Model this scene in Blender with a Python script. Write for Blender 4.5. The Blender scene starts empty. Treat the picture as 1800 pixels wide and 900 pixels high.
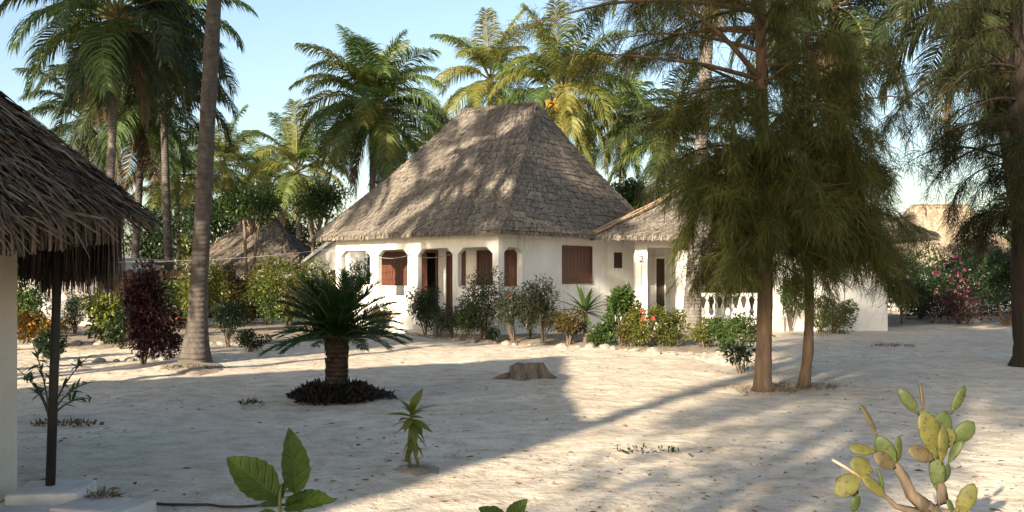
import bpy, bmesh, math, random
import numpy as np
from mathutils import Vector, Matrix, noise as mnoise

random.seed(7)
RNG = np.random.default_rng(7)
C = bpy.context.scene.collection
scene = bpy.context.scene
R = math.radians

# ------------------------------------------------------------------ camera, sky, sun, exposure
F, CX, HOR, EYE = 1700.0, 900.0, 485.0, 1.7
cam = bpy.data.cameras.new("camera")
cam.sensor_width = 36.0
cam.lens = 36.0 * F / 1800.0
cam.shift_y = (HOR - 450.0) / 1800.0
cam.clip_end = 2000.0
camo = bpy.data.objects.new("camera", cam)
C.objects.link(camo)
camo.location = (0, 0, EYE)
camo.rotation_euler = (R(90), 0, 0)
scene.camera = camo

SUN_EL = R(19.0)
SUN_AZ = R(30.0)                       # light travels forward and to the right
LDIR = Vector((math.sin(SUN_AZ) * math.cos(SUN_EL), math.cos(SUN_AZ) * math.cos(SUN_EL), -math.sin(SUN_EL)))
world = bpy.data.worlds.new("World")
scene.world = world
world.use_nodes = True
wn = world.node_tree.nodes
wl = world.node_tree.links
bg = wn["Background"]
sky = wn.new("ShaderNodeTexSky")
sky.sky_type = 'NISHITA'
sky.sun_disc = False
sky.sun_elevation = SUN_EL
sky.sun_rotation = R(180.0) + SUN_AZ
sky.air_density = 1.1
sky.dust_density = 2.0
sky.ozone_density = 1.2
wl.new(sky.outputs[0], bg.inputs[0])
bg.inputs[1].default_value = 0.087
sund = bpy.data.lights.new("sun", 'SUN')
sund.energy = 5.0
sund.angle = R(0.6)
sund.color = (1.0, 0.86, 0.66)
suno = bpy.data.objects.new("sun", sund)
C.objects.link(suno)
suno.rotation_euler = LDIR.to_track_quat('-Z', 'Y').to_euler()
scene.view_settings.view_transform = 'Standard'
scene.view_settings.look = 'None'
scene.view_settings.exposure = 1.6
scene.view_settings.gamma = 1.0
scene.cycles.max_bounces = 6
scene.cycles.transparent_max_bounces = 6
scene.cycles.use_denoising = True


# ------------------------------------------------------------------ placing helpers (metres; camera at origin, +Y away)
def P(px, py, Y):
    return Vector(((px - CX) / F * Y, Y, EYE - (py - HOR) / F * Y))

def G(px, py):
    Y = EYE * F / (py - HOR)
    return Vector(((px - CX) / F * Y, Y, 0.0))

def XY(px, Y):
    return Vector(((px - CX) / F * Y, Y, 0.0))

# ------------------------------------------------------------------ materials
def _mat(name):
    m = bpy.data.materials.new(name)
    m.use_nodes = True
    nt = m.node_tree
    for n in list(nt.nodes):
        nt.nodes.remove(n)
    out = nt.nodes.new("ShaderNodeOutputMaterial")
    return m, nt, out

def _ramp(nt, cols, fac):
    r = nt.nodes.new("ShaderNodeValToRGB")
    el = r.color_ramp.elements
    while len(el) < len(cols):
        el.new(0.5)
    for e, (p, c) in zip(el, cols):
        e.position = p
        e.color = (c[0], c[1], c[2], 1)
    nt.links.new(fac, r.inputs[0])
    return r

def solid(name, c1, c2, scale=6.0, rough=0.8, bump=0.3, bscale=40.0, stretch=(1, 1, 1), spec=0.3, detail=6, dist=0.02, island=False):
    m, nt, out = _mat(name)
    L = nt.links
    tc = nt.nodes.new("ShaderNodeTexCoord")
    mp = nt.nodes.new("ShaderNodeMapping")
    mp.inputs["Scale"].default_value = stretch
    L.new(tc.outputs["Object"], mp.inputs[0])
    n1 = nt.nodes.new("ShaderNodeTexNoise")
    n1.inputs["Scale"].default_value = scale
    n1.inputs["Detail"].default_value = detail
    n1.inputs["Roughness"].default_value = 0.65
    L.new(mp.outputs[0], n1.inputs["Vector"])
    fac = n1.outputs["Fac"]
    if island:
        ge = nt.nodes.new("ShaderNodeNewGeometry")
        mx = nt.nodes.new("ShaderNodeMath")
        mx.operation = 'MULTIPLY_ADD'
        mx.inputs[1].default_value = 0.55
        L.new(ge.outputs["Random Per Island"], mx.inputs[0])
        ml = nt.nodes.new("ShaderNodeMath")
        ml.operation = 'MULTIPLY'
        ml.inputs[1].default_value = 0.5
        L.new(n1.outputs["Fac"], ml.inputs[0])
        L.new(ml.outputs[0], mx.inputs[2])
        fac = mx.outputs[0]
    r = _ramp(nt, [(0.28, c1), (0.72, c2)], fac)
    b = nt.nodes.new("ShaderNodeBsdfPrincipled")
    b.inputs["Roughness"].default_value = rough
    b.inputs["Specular IOR Level"].default_value = spec
    L.new(r.outputs[0], b.inputs["Base Color"])
    if bump > 0:
        n2 = nt.nodes.new("ShaderNodeTexNoise")
        n2.inputs["Scale"].default_value = bscale
        n2.inputs["Detail"].default_value = 5
        L.new(mp.outputs[0], n2.inputs["Vector"])
        bp = nt.nodes.new("ShaderNodeBump")
        bp.inputs["Strength"].default_value = bump
        bp.inputs["Distance"].default_value = dist
        L.new(n2.outputs["Fac"], bp.inputs["Height"])
        L.new(bp.outputs[0], b.inputs["Normal"])
    L.new(b.outputs[0], out.inputs[0])
    return m

def leafy(name, cols, transl=0.35, rough=0.5, objrand=0.5, gloss=0.25):
    """thin leaf: diffuse, light coming through, a little gloss; colour varies leaf by leaf"""
    m, nt, out = _mat(name)
    L = nt.links
    ge = nt.nodes.new("ShaderNodeNewGeometry")
    oi = nt.nodes.new("ShaderNodeObjectInfo")
    mx = nt.nodes.new("ShaderNodeMix")
    mx.data_type = 'FLOAT'
    mx.inputs[0].default_value = objrand
    L.new(ge.outputs["Random Per Island"], mx.inputs[2])
    L.new(oi.outputs["Random"], mx.inputs[3])
    n = len(cols)
    r = _ramp(nt, [(i / max(1, n - 1), c) for i, c in enumerate(cols)], mx.outputs[0])
    b = nt.nodes.new("ShaderNodeBsdfPrincipled")
    b.inputs["Roughness"].default_value = rough
    b.inputs["Specular IOR Level"].default_value = gloss
    L.new(r.outputs[0], b.inputs["Base Color"])
    t = nt.nodes.new("ShaderNodeBsdfTranslucent")
    hs = nt.nodes.new("ShaderNodeHueSaturation")
    hs.inputs["Saturation"].default_value = 1.15
    hs.inputs["Value"].default_value = 1.5
    L.new(r.outputs[0], hs.inputs["Color"])
    L.new(hs.outputs[0], t.inputs["Color"])
    ms = nt.nodes.new("ShaderNodeMixShader")
    ms.inputs[0].default_value = transl
    L.new(b.outputs[0], ms.inputs[1])
    L.new(t.outputs[0], ms.inputs[2])
    L.new(ms.outputs[0], out.inputs[0])
    return m

def bark_mat(name, c1, c2, rings=0.0, stretch=(1, 1, 0.25)):
    m, nt, out = _mat(name)
    L = nt.links
    tc = nt.nodes.new("ShaderNodeTexCoord")
    mp = nt.nodes.new("ShaderNodeMapping")
    mp.inputs["Scale"].default_value = stretch
    L.new(tc.outputs["Object"], mp.inputs[0])
    n1 = nt.nodes.new("ShaderNodeTexNoise")
    n1.inputs["Scale"].default_value = 9
    n1.inputs["Detail"].default_value = 8
    n1.inputs["Roughness"].default_value = 0.7
    L.new(mp.outputs[0], n1.inputs["Vector"])
    r = _ramp(nt, [(0.3, c1), (0.7, c2)], n1.outputs["Fac"])
    b = nt.nodes.new("ShaderNodeBsdfPrincipled")
    b.inputs["Roughness"].default_value = 0.9
    b.inputs["Specular IOR Level"].default_value = 0.15
    L.new(r.outputs[0], b.inputs["Base Color"])
    bp = nt.nodes.new("ShaderNodeBump")
    bp.inputs["Strength"].default_value = 0.7
    bp.inputs["Distance"].default_value = 0.03
    if rings > 0:
        w = nt.nodes.new("ShaderNodeTexWave")
        w.wave_type = 'BANDS'
        w.bands_direction = 'Z'
        w.inputs["Scale"].default_value = rings
        w.inputs["Distortion"].default_value = 2.5
        w.inputs["Detail"].default_value = 3
        L.new(tc.outputs["Object"], w.inputs["Vector"])
        ad = nt.nodes.new("ShaderNodeMath")
        ad.operation = 'ADD'
        L.new(w.outputs["Fac"], ad.inputs[0])
        L.new(n1.outputs["Fac"], ad.inputs[1])
        L.new(ad.outputs[0], bp.inputs["Height"])
    else:
        L.new(n1.outputs["Fac"], bp.inputs["Height"])
    L.new(bp.outputs[0], b.inputs["Normal"])
    L.new(b.outputs[0], out.inputs[0])
    return m

def sand_mat():
    m, nt, out = _mat("coral_sand")
    L = nt.links
    tc = nt.nodes.new("ShaderNodeTexCoord")
    def nz(s, d=6, ro=0.6):
        n = nt.nodes.new("ShaderNodeTexNoise")
        n.inputs["Scale"].default_value = s
        n.inputs["Detail"].default_value = d
        n.inputs["Roughness"].default_value = ro
        L.new(tc.outputs["Object"], n.inputs["Vector"])
        return n
    a = nz(0.35, 5)
    bn = nz(3.2, 8, 0.7)
    cn = nz(22, 6, 0.75)
    r1 = _ramp(nt, [(0.3, (0.54, 0.455, 0.35)), (0.7, (0.70, 0.625, 0.515))], a.outputs["Fac"])
    r2 = _ramp(nt, [(0.34, (0.58, 0.52, 0.45)), (0.56, (1, 1, 1))], bn.outputs["Fac"])
    r3 = _ramp(nt, [(0.3, (0.55, 0.5, 0.45)), (0.5, (1, 1, 1))], cn.outputs["Fac"])
    m1 = nt.nodes.new("ShaderNodeMix"); m1.data_type = 'RGBA'; m1.blend_type = 'MULTIPLY'; m1.inputs[0].default_value = 0.7
    m2 = nt.nodes.new("ShaderNodeMix"); m2.data_type = 'RGBA'; m2.blend_type = 'MULTIPLY'; m2.inputs[0].default_value = 0.55
    L.new(r1.outputs[0], m1.inputs[6]); L.new(r2.outputs[0], m1.inputs[7])
    L.new(m1.outputs[2], m2.inputs[6]); L.new(r3.outputs[0], m2.inputs[7])
    b = nt.nodes.new("ShaderNodeBsdfPrincipled")
    b.inputs["Roughness"].default_value = 0.95
    b.inputs["Specular IOR Level"].default_value = 0.1
    L.new(m2.outputs[2], b.inputs["Base Color"])
    h1 = nz(5.5, 6, 0.6)
    h2 = nz(40, 4, 0.7)
    mm = nt.nodes.new("ShaderNodeMath"); mm.operation = 'MULTIPLY_ADD'; mm.inputs[1].default_value = 0.16
    L.new(h2.outputs["Fac"], mm.inputs[0]); L.new(h1.outputs["Fac"], mm.inputs[2])
    vo = nt.nodes.new("ShaderNodeTexVoronoi")
    vo.inputs["Scale"].default_value = 2.3
    mpv = nt.nodes.new("ShaderNodeMapping")
    mpv.inputs["Scale"].default_value = (1.0, 0.55, 1.0)
    dist = nt.nodes.new("ShaderNodeMix"); dist.data_type = 'RGBA'; dist.blend_type = 'ADD'; dist.inputs[0].default_value = 0.35
    L.new(tc.outputs["Object"], dist.inputs[6]); L.new(bn.outputs["Color"], dist.inputs[7])
    L.new(dist.outputs[2], mpv.inputs[0]); L.new(mpv.outputs[0], vo.inputs["Vector"])
    rv = _ramp(nt, [(0.08, (0, 0, 0)), (0.26, (1, 1, 1))], vo.outputs["Distance"])
    foot = nt.nodes.new("ShaderNodeMath"); foot.operation = 'MULTIPLY_ADD'; foot.inputs[1].default_value = 0.42
    L.new(rv.outputs[0], foot.inputs[0]); L.new(mm.outputs[0], foot.inputs[2])
    bp = nt.nodes.new("ShaderNodeBump")
    bp.inputs["Strength"].default_value = 0.6
    bp.inputs["Distance"].default_value = 0.07
    L.new(foot.outputs[0], bp.inputs["Height"])
    L.new(bp.outputs[0], b.inputs["Normal"])
    L.new(b.outputs[0], out.inputs[0])
    return m

M = {}
M["sand"] = sand_mat()
M["soil"] = solid("garden_soil", (0.13, 0.098, 0.07), (0.36, 0.30, 0.23), 5, 0.95, 0.6, 25)
def wall_mat(name, c_stain, c_base):
    """limewashed plaster: patchy, with rain streaks and hairline relief"""
    m, nt, out = _mat(name)
    L = nt.links
    tc = nt.nodes.new("ShaderNodeTexCoord")
    def nz(scale, stretch, detail, rough):
        mp = nt.nodes.new("ShaderNodeMapping"); mp.inputs["Scale"].default_value = stretch
        L.new(tc.outputs["Object"], mp.inputs[0])
        n = nt.nodes.new("ShaderNodeTexNoise"); n.inputs["Scale"].default_value = scale; n.inputs["Detail"].default_value = detail; n.inputs["Roughness"].default_value = rough
        L.new(mp.outputs[0], n.inputs["Vector"])
        return n.outputs["Fac"]
    base = _ramp(nt, [(0.32, tuple(x * .86 for x in c_base)), (0.6, c_base)], nz(0.9, (1, 1, 1), 6, .65))
    streak = _ramp(nt, [(0.52, (1, 1, 1)), (0.72, c_stain)], nz(3.4, (1, 1, .16), 7, .7))
    spots = _ramp(nt, [(0.60, (1, 1, 1)), (0.74, c_stain)], nz(7.0, (1, 1, 1), 8, .75))
    a = nt.nodes.new("ShaderNodeMix"); a.data_type = 'RGBA'; a.blend_type = 'MULTIPLY'; a.inputs[0].default_value = .75
    b = nt.nodes.new("ShaderNodeMix"); b.data_type = 'RGBA'; b.blend_type = 'MULTIPLY'; b.inputs[0].default_value = .6
    L.new(base.outputs[0], a.inputs[6]); L.new(streak.outputs[0], a.inputs[7])
    L.new(a.outputs[2], b.inputs[6]); L.new(spots.outputs[0], b.inputs[7])
    p = nt.nodes.new("ShaderNodeBsdfPrincipled"); p.inputs["Roughness"].default_value = .9; p.inputs["Specular IOR Level"].default_value = .15
    L.new(b.outputs[2], p.inputs["Base Color"])
    bp = nt.nodes.new("ShaderNodeBump"); bp.inputs["Strength"].default_value = .4; bp.inputs["Distance"].default_value = .02
    L.new(nz(11, (1, 1, 1), 6, .6), bp.inputs["Height"]); L.new(bp.outputs[0], p.inputs["Normal"])
    L.new(p.outputs[0], out.inputs[0])
    return m
M["white"] = wall_mat("limewash", (0.60, 0.55, 0.48), (0.77, 0.755, 0.72))
M["white_dirty"] = solid("weathered_limewash", (0.40, 0.38, 0.34), (0.74, 0.71, 0.66), 2.2, 0.9, 0.3, 20, dist=0.01)
M["cream"] = solid("cream_paint", (0.55, 0.48, 0.38), (0.66, 0.60, 0.49), 2, 0.85, 0.2, 20, dist=0.01)
M["wood_red"] = solid("red_brown_shutter_wood", (0.05, 0.018, 0.012), (0.115, 0.04, 0.023), 14, 0.45, 0.3, 60, (1, 1, 0.08), 0.4, dist=0.004)
M["wood_dark"] = solid("dark_wood", (0.03, 0.022, 0.017), (0.08, 0.055, 0.04), 12, 0.7, 0.4, 50, (1, 1, 0.1), dist=0.004)
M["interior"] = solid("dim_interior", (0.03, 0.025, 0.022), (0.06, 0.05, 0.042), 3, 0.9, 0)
M["thatch"] = solid("palm_thatch", (0.112, 0.098, 0.084), (0.285, 0.25, 0.21), 9, 0.95, 0.6, 60, (1, 1, 1), 0.1, island=True)
M["thatch_tan"] = solid("pale_tan_thatch", (0.22, 0.175, 0.125), (0.38, 0.31, 0.225), 7, 0.95, 0.5, 50, (1, 1, 1), 0.1, island=True)
M["thatch_old"] = solid("old_grey_thatch", (0.02, 0.014, 0.010), (0.155, 0.115, 0.082), 8, 0.9, 0.5, 60, (1, 1, 1), 0.15, island=True)
M["thatch_shaded"] = solid("shaded_grey_thatch", (0.06, 0.05, 0.042), (0.17, 0.14, 0.112), 7, 0.95, 0.5, 50, (1, 1, 1), 0.1, island=True)  # darker copy of the thatch; the far hut's shade is in the colour
M["stick"] = solid("weathered_stick", (0.22, 0.15, 0.09), (0.42, 0.31, 0.2), 10, 0.85, 0.4, 40)
M["pole_black"] = solid("black_pole", (0.012, 0.011, 0.011), (0.035, 0.03, 0.028), 8, 0.6, 0.3, 30)
M["slab"] = solid("pale_concrete", (0.42, 0.39, 0.36), (0.62, 0.59, 0.55), 5, 0.9, 0.4, 40, dist=0.008)
M["hose"] = solid("dark_hose", (0.025, 0.02, 0.018), (0.06, 0.045, 0.035), 10, 0.6, 0.1)
M["wire"] = solid("grey_wire", (0.22, 0.21, 0.2), (0.32, 0.31, 0.3), 5, 0.5, 0)
M["stone"] = solid("coral_stone", (0.15, 0.13, 0.11), (0.50, 0.46, 0.40), 7, 0.9, 0.7, 30)
M["plastic"] = solid("white_plastic", (0.72, 0.72, 0.70), (0.8, 0.8, 0.78), 3, 0.4, 0)
M["palm_bark"] = bark_mat("palm_bark", (0.10, 0.088, 0.08), (0.22, 0.195, 0.175), 3.2, (1, 1, 0.6))
M["palm_bark_dark"] = bark_mat("shaded_palm_bark", (0.05, 0.043, 0.038), (0.13, 0.112, 0.10), 3.2, (1, 1, 0.6))  # palm bark darkened to carry the shade on these trunks
M["cas_bark"] = bark_mat("casuarina_bark", (0.06, 0.04, 0.027), (0.17, 0.115, 0.075), 0, (1, 1, 0.2))
M["cas_bark_shaded"] = bark_mat("shaded_casuarina_bark", (0.016, 0.012, 0.010), (0.045, 0.035, 0.028), 0, (1, 1, 0.2))  # casuarina bark blackened; stands in for shade on the right-edge trunk
M["bark"] = bark_mat("shrub_bark", (0.09, 0.065, 0.045), (0.2, 0.15, 0.11))
M["cycad_bark"] = bark_mat("cycad_bark", (0.03, 0.022, 0.016), (0.12, 0.08, 0.055), 5.0, (1, 1, 1))
M["green_stem"] = solid("green_stem", (0.05, 0.065, 0.018), (0.11, 0.12, 0.035), 9, 0.6, 0.2)
M["rachis"] = solid("frond_stalk", (0.13, 0.11, 0.035), (0.22, 0.17, 0.06), 5, 0.6, 0)
M["frond"] = leafy("palm_leaflets", [(0.05, 0.09, 0.026), (0.085, 0.13, 0.034), (0.135, 0.165, 0.045)], 0.32, 0.45, 0.7, 0.35)
M["frond_yellow"] = leafy("yellowing_palm_leaflets", [(0.10, 0.13, 0.03), (0.155, 0.165, 0.04), (0.23, 0.20, 0.055)], 0.35, 0.5, 0.6, 0.3)
M["frond_dry"] = leafy("dry_palm_leaflets", [(0.06, 0.045, 0.026), (0.11, 0.08, 0.048), (0.16, 0.115, 0.07)], 0.2, 0.8, 0.5, 0.1)
M["frond_dark"] = leafy("shaded_palm_leaflets", [(0.015, 0.026, 0.010), (0.027, 0.042, 0.013), (0.05, 0.056, 0.017)], 0.22, 0.5, 0.6, 0.3)  # leaflets darkened in colour to stand in for shade on these crowns
M["cycad_leaf"] = leafy("cycad_leaflets", [(0.012, 0.034, 0.008), (0.018, 0.052, 0.009), (0.03, 0.07, 0.012)], 0.2, 0.35, 0.5, 0.5)
M["needle"] = leafy("casuarina_needles", [(0.022, 0.038, 0.008), (0.052, 0.066, 0.014), (0.115, 0.09, 0.028)], 0.25, 0.6, 0.1, 0.15)
M["needle_shaded"] = leafy("shaded_casuarina_needles", [(0.013, 0.019, 0.007), (0.024, 0.03, 0.009), (0.05, 0.044, 0.014)], 0.25, 0.6, 0.1, 0.15)  # darker copy of the needles, shade put into the colour
M["leaf_green"] = leafy("green_leaves", [(0.018, 0.042, 0.01), (0.042, 0.078, 0.016), (0.08, 0.115, 0.025)], 0.3, 0.4, 0.15, 0.45)
M["leaf_dark"] = leafy("dark_green_leaves", [(0.007, 0.018, 0.006), (0.014, 0.032, 0.009), (0.026, 0.046, 0.013)], 0.2, 0.4, 0.15, 0.4)
M["leaf_yellow"] = leafy("yellow_green_leaves", [(0.035, 0.055, 0.01), (0.085, 0.105, 0.017), (0.19, 0.18, 0.035)], 0.35, 0.4, 0.1, 0.45)
M["leaf_red"] = leafy("dark_red_leaves", [(0.012, 0.012, 0.008), (0.03, 0.010, 0.009), (0.07, 0.015, 0.013)], 0.2, 0.4, 0.1, 0.4)
M["leaf_orange"] = leafy("orange_croton_leaves", [(0.05, 0.05, 0.012), (0.17, 0.085, 0.015), (0.27, 0.14, 0.022)], 0.3, 0.4, 0.1, 0.4)
M["leaf_grey"] = leafy("grey_green_leaves", [(0.022, 0.032, 0.014), (0.05, 0.062, 0.03), (0.12, 0.115, 0.06)], 0.25, 0.4, 0.1, 0.5)
M["leaf_rust"] = leafy("rusty_mixed_leaves", [(0.022, 0.034, 0.01), (0.07, 0.062, 0.018), (0.16, 0.085, 0.026)], 0.3, 0.5, 0.1, 0.3)
M["succulent"] = leafy("dark_succulent_leaves", [(0.010, 0.013, 0.009), (0.022, 0.02, 0.016), (0.05, 0.03, 0.026)], 0.1, 0.5, 0.1, 0.3)
M["petal_red"] = leafy("red_petals", [(0.32, 0.05, 0.035), (0.42, 0.10, 0.07)], 0.3, 0.5, 0.1, 0.2)
M["petal_magenta"] = leafy("magenta_bracts", [(0.13, 0.012, 0.05), (0.24, 0.035, 0.10), (0.42, 0.20, 0.25)], 0.35, 0.6, 0.1, 0.1)
M["coconut"] = solid("ripe_coconut_husk", (0.42, 0.22, 0.04), (0.58, 0.36, 0.08), 6, 0.5, 0.1, 20)
def pad_mat(name, c1, c2, scar):
    m = solid(name, c1, c2, 12, 0.6, 0.3, 70, dist=0.003, spec=0.25)
    nt = m.node_tree
    L = nt.links
    pb = [n for n in nt.nodes if n.type == 'BSDF_PRINCIPLED'][0]
    src = pb.inputs["Base Color"].links[0].from_socket
    tc = [n for n in nt.nodes if n.type == 'TEX_COORD'][0]
    n = nt.nodes.new("ShaderNodeTexNoise"); n.inputs["Scale"].default_value = 26; n.inputs["Detail"].default_value = 7; n.inputs["Roughness"].default_value = .7
    L.new(tc.outputs["Object"], n.inputs["Vector"])
    r = _ramp(nt, [(0.56, (0, 0, 0)), (0.64, (.85, .85, .85))], n.outputs["Fac"])
    vo = nt.nodes.new("ShaderNodeTexVoronoi"); vo.inputs["Scale"].default_value = 30
    L.new(tc.outputs["Object"], vo.inputs["Vector"])
    rv = _ramp(nt, [(0.10, (.8, .8, .8)), (0.24, (0, 0, 0))], vo.outputs["Distance"])
    mxm = nt.nodes.new("ShaderNodeMath"); mxm.operation = 'MAXIMUM'
    L.new(r.outputs[0], mxm.inputs[0]); L.new(rv.outputs[0], mxm.inputs[1])
    mx = nt.nodes.new("ShaderNodeMix"); mx.data_type = 'RGBA'
    mx.inputs[7].default_value = (*scar, 1)
    L.new(mxm.outputs[0], mx.inputs[0]); L.new(src, mx.inputs[6]); L.new(mx.outputs[2], pb.inputs["Base Color"])
    return m
M["pad"] = pad_mat("cactus_pad_skin", (0.018, 0.034, 0.009), (0.052, 0.066, 0.017), (0.026, 0.018, 0.010))
M["pad_yellow"] = pad_mat("yellowing_cactus_pad_skin", (0.04, 0.046, 0.011), (0.10, 0.09, 0.022), (0.034, 0.022, 0.011))
M["pad_pink"] = pad_mat("pinkish_cactus_pad_skin", (0.042, 0.038, 0.015), (0.09, 0.066, 0.034), (0.03, 0.02, 0.012))
M["cactus_wood"] = bark_mat("corky_cactus_stem", (0.04, 0.03, 0.022), (0.13, 0.098, 0.07))
def veined(name, c_dark, c_light, transl):
    """broad leaf with a pale midrib and slanting side veins, in the leaf's own coordinates"""
    m, nt, out = _mat(name)
    L = nt.links
    tc = nt.nodes.new("ShaderNodeTexCoord")
    sx = nt.nodes.new("ShaderNodeSeparateXYZ")
    L.new(tc.outputs["Object"], sx.inputs[0])
    def mth(op, a, b=None, c=None):
        n = nt.nodes.new("ShaderNodeMath"); n.operation = op
        for i, q in enumerate((a, b, c)):
            if q is None: continue
            if isinstance(q, (int, float)): n.inputs[i].default_value = q
            else: L.new(q, n.inputs[i])
        return n.outputs[0]
    ay = mth('ABSOLUTE', sx.outputs[1])
    nd = nt.nodes.new('ShaderNodeTexNoise'); nd.inputs['Scale'].default_value = 3.0
    L.new(tc.outputs['Object'], nd.inputs['Vector'])
    ph = mth('ADD', mth('MULTIPLY_ADD', ay, -0.85, sx.outputs[0]), mth('MULTIPLY', nd.outputs['Fac'], 0.12))
    side = mth('POWER', mth('ABSOLUTE', mth('COSINE', mth('MULTIPLY', ph, 21.0))), 22.0)
    mid = mth('LESS_THAN', ay, 0.012)
    vein = mth('MAXIMUM', mth('MULTIPLY', side, 0.8), mid)
    nz = nt.nodes.new("ShaderNodeTexNoise"); nz.inputs["Scale"].default_value = 7; nz.inputs["Detail"].default_value = 6
    L.new(tc.outputs["Object"], nz.inputs["Vector"])
    r = _ramp(nt, [(0.3, c_dark), (0.7, c_light)], nz.outputs["Fac"])
    mx = nt.nodes.new("ShaderNodeMix"); mx.data_type = 'RGBA'
    mx.inputs[7].default_value = (c_light[0] * 1.9, c_light[1] * 1.45, c_light[2] * 2.2, 1)
    L.new(mth('MULTIPLY', vein, 0.35), mx.inputs[0]); L.new(r.outputs[0], mx.inputs[6])
    b = nt.nodes.new("ShaderNodeBsdfPrincipled"); b.inputs["Roughness"].default_value = 0.5; b.inputs["Specular IOR Level"].default_value = 0.3
    L.new(mx.outputs[2], b.inputs["Base Color"])
    bp = nt.nodes.new("ShaderNodeBump"); bp.inputs["Strength"].default_value = 0.5; bp.inputs["Distance"].default_value = 0.01
    L.new(vein, bp.inputs["Height"]); bp.invert = True
    L.new(bp.outputs[0], b.inputs["Normal"])
    t = nt.nodes.new("ShaderNodeBsdfTranslucent"); L.new(mx.outputs[2], t.inputs["Color"])
    ms = nt.nodes.new("ShaderNodeMixShader"); ms.inputs[0].default_value = transl
    L.new(b.outputs[0], ms.inputs[1]); L.new(t.outputs[0], ms.inputs[2]); L.new(ms.outputs[0], out.inputs[0])
    return m
M["big_leaf"] = veined("young_hibiscus_leaf", (0.028, 0.062, 0.006), (0.055, 0.092, 0.010), 0.4)
M["big_leaf_dark"] = veined("old_hibiscus_leaf", (0.018, 0.04, 0.012), (0.03, 0.06, 0.016), 0.3)
M["litter"] = leafy("dead_leaf_litter", [(0.06, 0.045, 0.03), (0.14, 0.10, 0.065), (0.22, 0.17, 0.11)], 0.05, 0.9, 0.0, 0.05)
M["stump"] = bark_mat("grey_stump_wood", (0.06, 0.047, 0.036), (0.24, 0.20, 0.155))
M["black_paint"] = solid("black_paint", (0.02, 0.02, 0.02), (0.04, 0.04, 0.04), 4, 0.6, 0)
M["blue_cloth"] = solid("blue_cloth", (0.03, 0.10, 0.18), (0.05, 0.15, 0.24), 4, 0.9, 0)
M["fence"] = solid("woven_leaf_fence", (0.014, 0.009, 0.007), (0.045, 0.028, 0.02), 14, 0.95, 0.5, 30, (1, 1, 0.3), 0.1, island=True)

# ------------------------------------------------------------------ object helpers
def link(name, me, mat=None, parent=None):
    if mat is not None and len(me.materials) == 0:
        me.materials.append(M[mat] if isinstance(mat, str) else mat)
    o = bpy.data.objects.new(name, me)
    C.objects.link(o)
    if parent is not None:
        o.parent = parent
    return o

def empty(name, loc=(0, 0, 0), rz=0.0, parent=None):
    o = bpy.data.objects.new(name, None)
    o.empty_display_size = 0.1
    C.objects.link(o)
    o.location = loc
    o.rotation_euler = (0, 0, rz)
    if parent is not None:
        o.parent = parent
    return o

def tag(o, label=None, cat=None, group=None, kind=None):
    if label: o["label"] = label
    if cat: o["category"] = cat
    if group: o["group"] = group
    if kind: o["kind"] = kind
    return o

def fast_mesh(name, verts, quads=None, tris=None, smooth=False):
    me = bpy.data.meshes.new(name)
    verts = np.asarray(verts, dtype=np.float32).reshape(-1, 3)
    nq = 0 if quads is None else len(quads)
    ntri = 0 if tris is None else len(tris)
    me.vertices.add(len(verts))
    me.vertices.foreach_set("co", verts.ravel())
    loops = []
    if nq: loops.append(np.asarray(quads, dtype=np.int32).ravel())
    if ntri: loops.append(np.asarray(tris, dtype=np.int32).ravel())
    loops = np.concatenate(loops)
    me.loops.add(len(loops))
    me.loops.foreach_set("vertex_index", loops)
    me.polygons.add(nq + ntri)
    starts = np.concatenate([np.arange(nq, dtype=np.int32) * 4, nq * 4 + np.arange(ntri, dtype=np.int32) * 3]).astype(np.int32)
    me.polygons.foreach_set("loop_start", starts)
    me.polygons.foreach_set("use_smooth", np.full(nq + ntri, smooth))
    me.update(calc_edges=True)
    me.validate()
    return me

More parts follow.
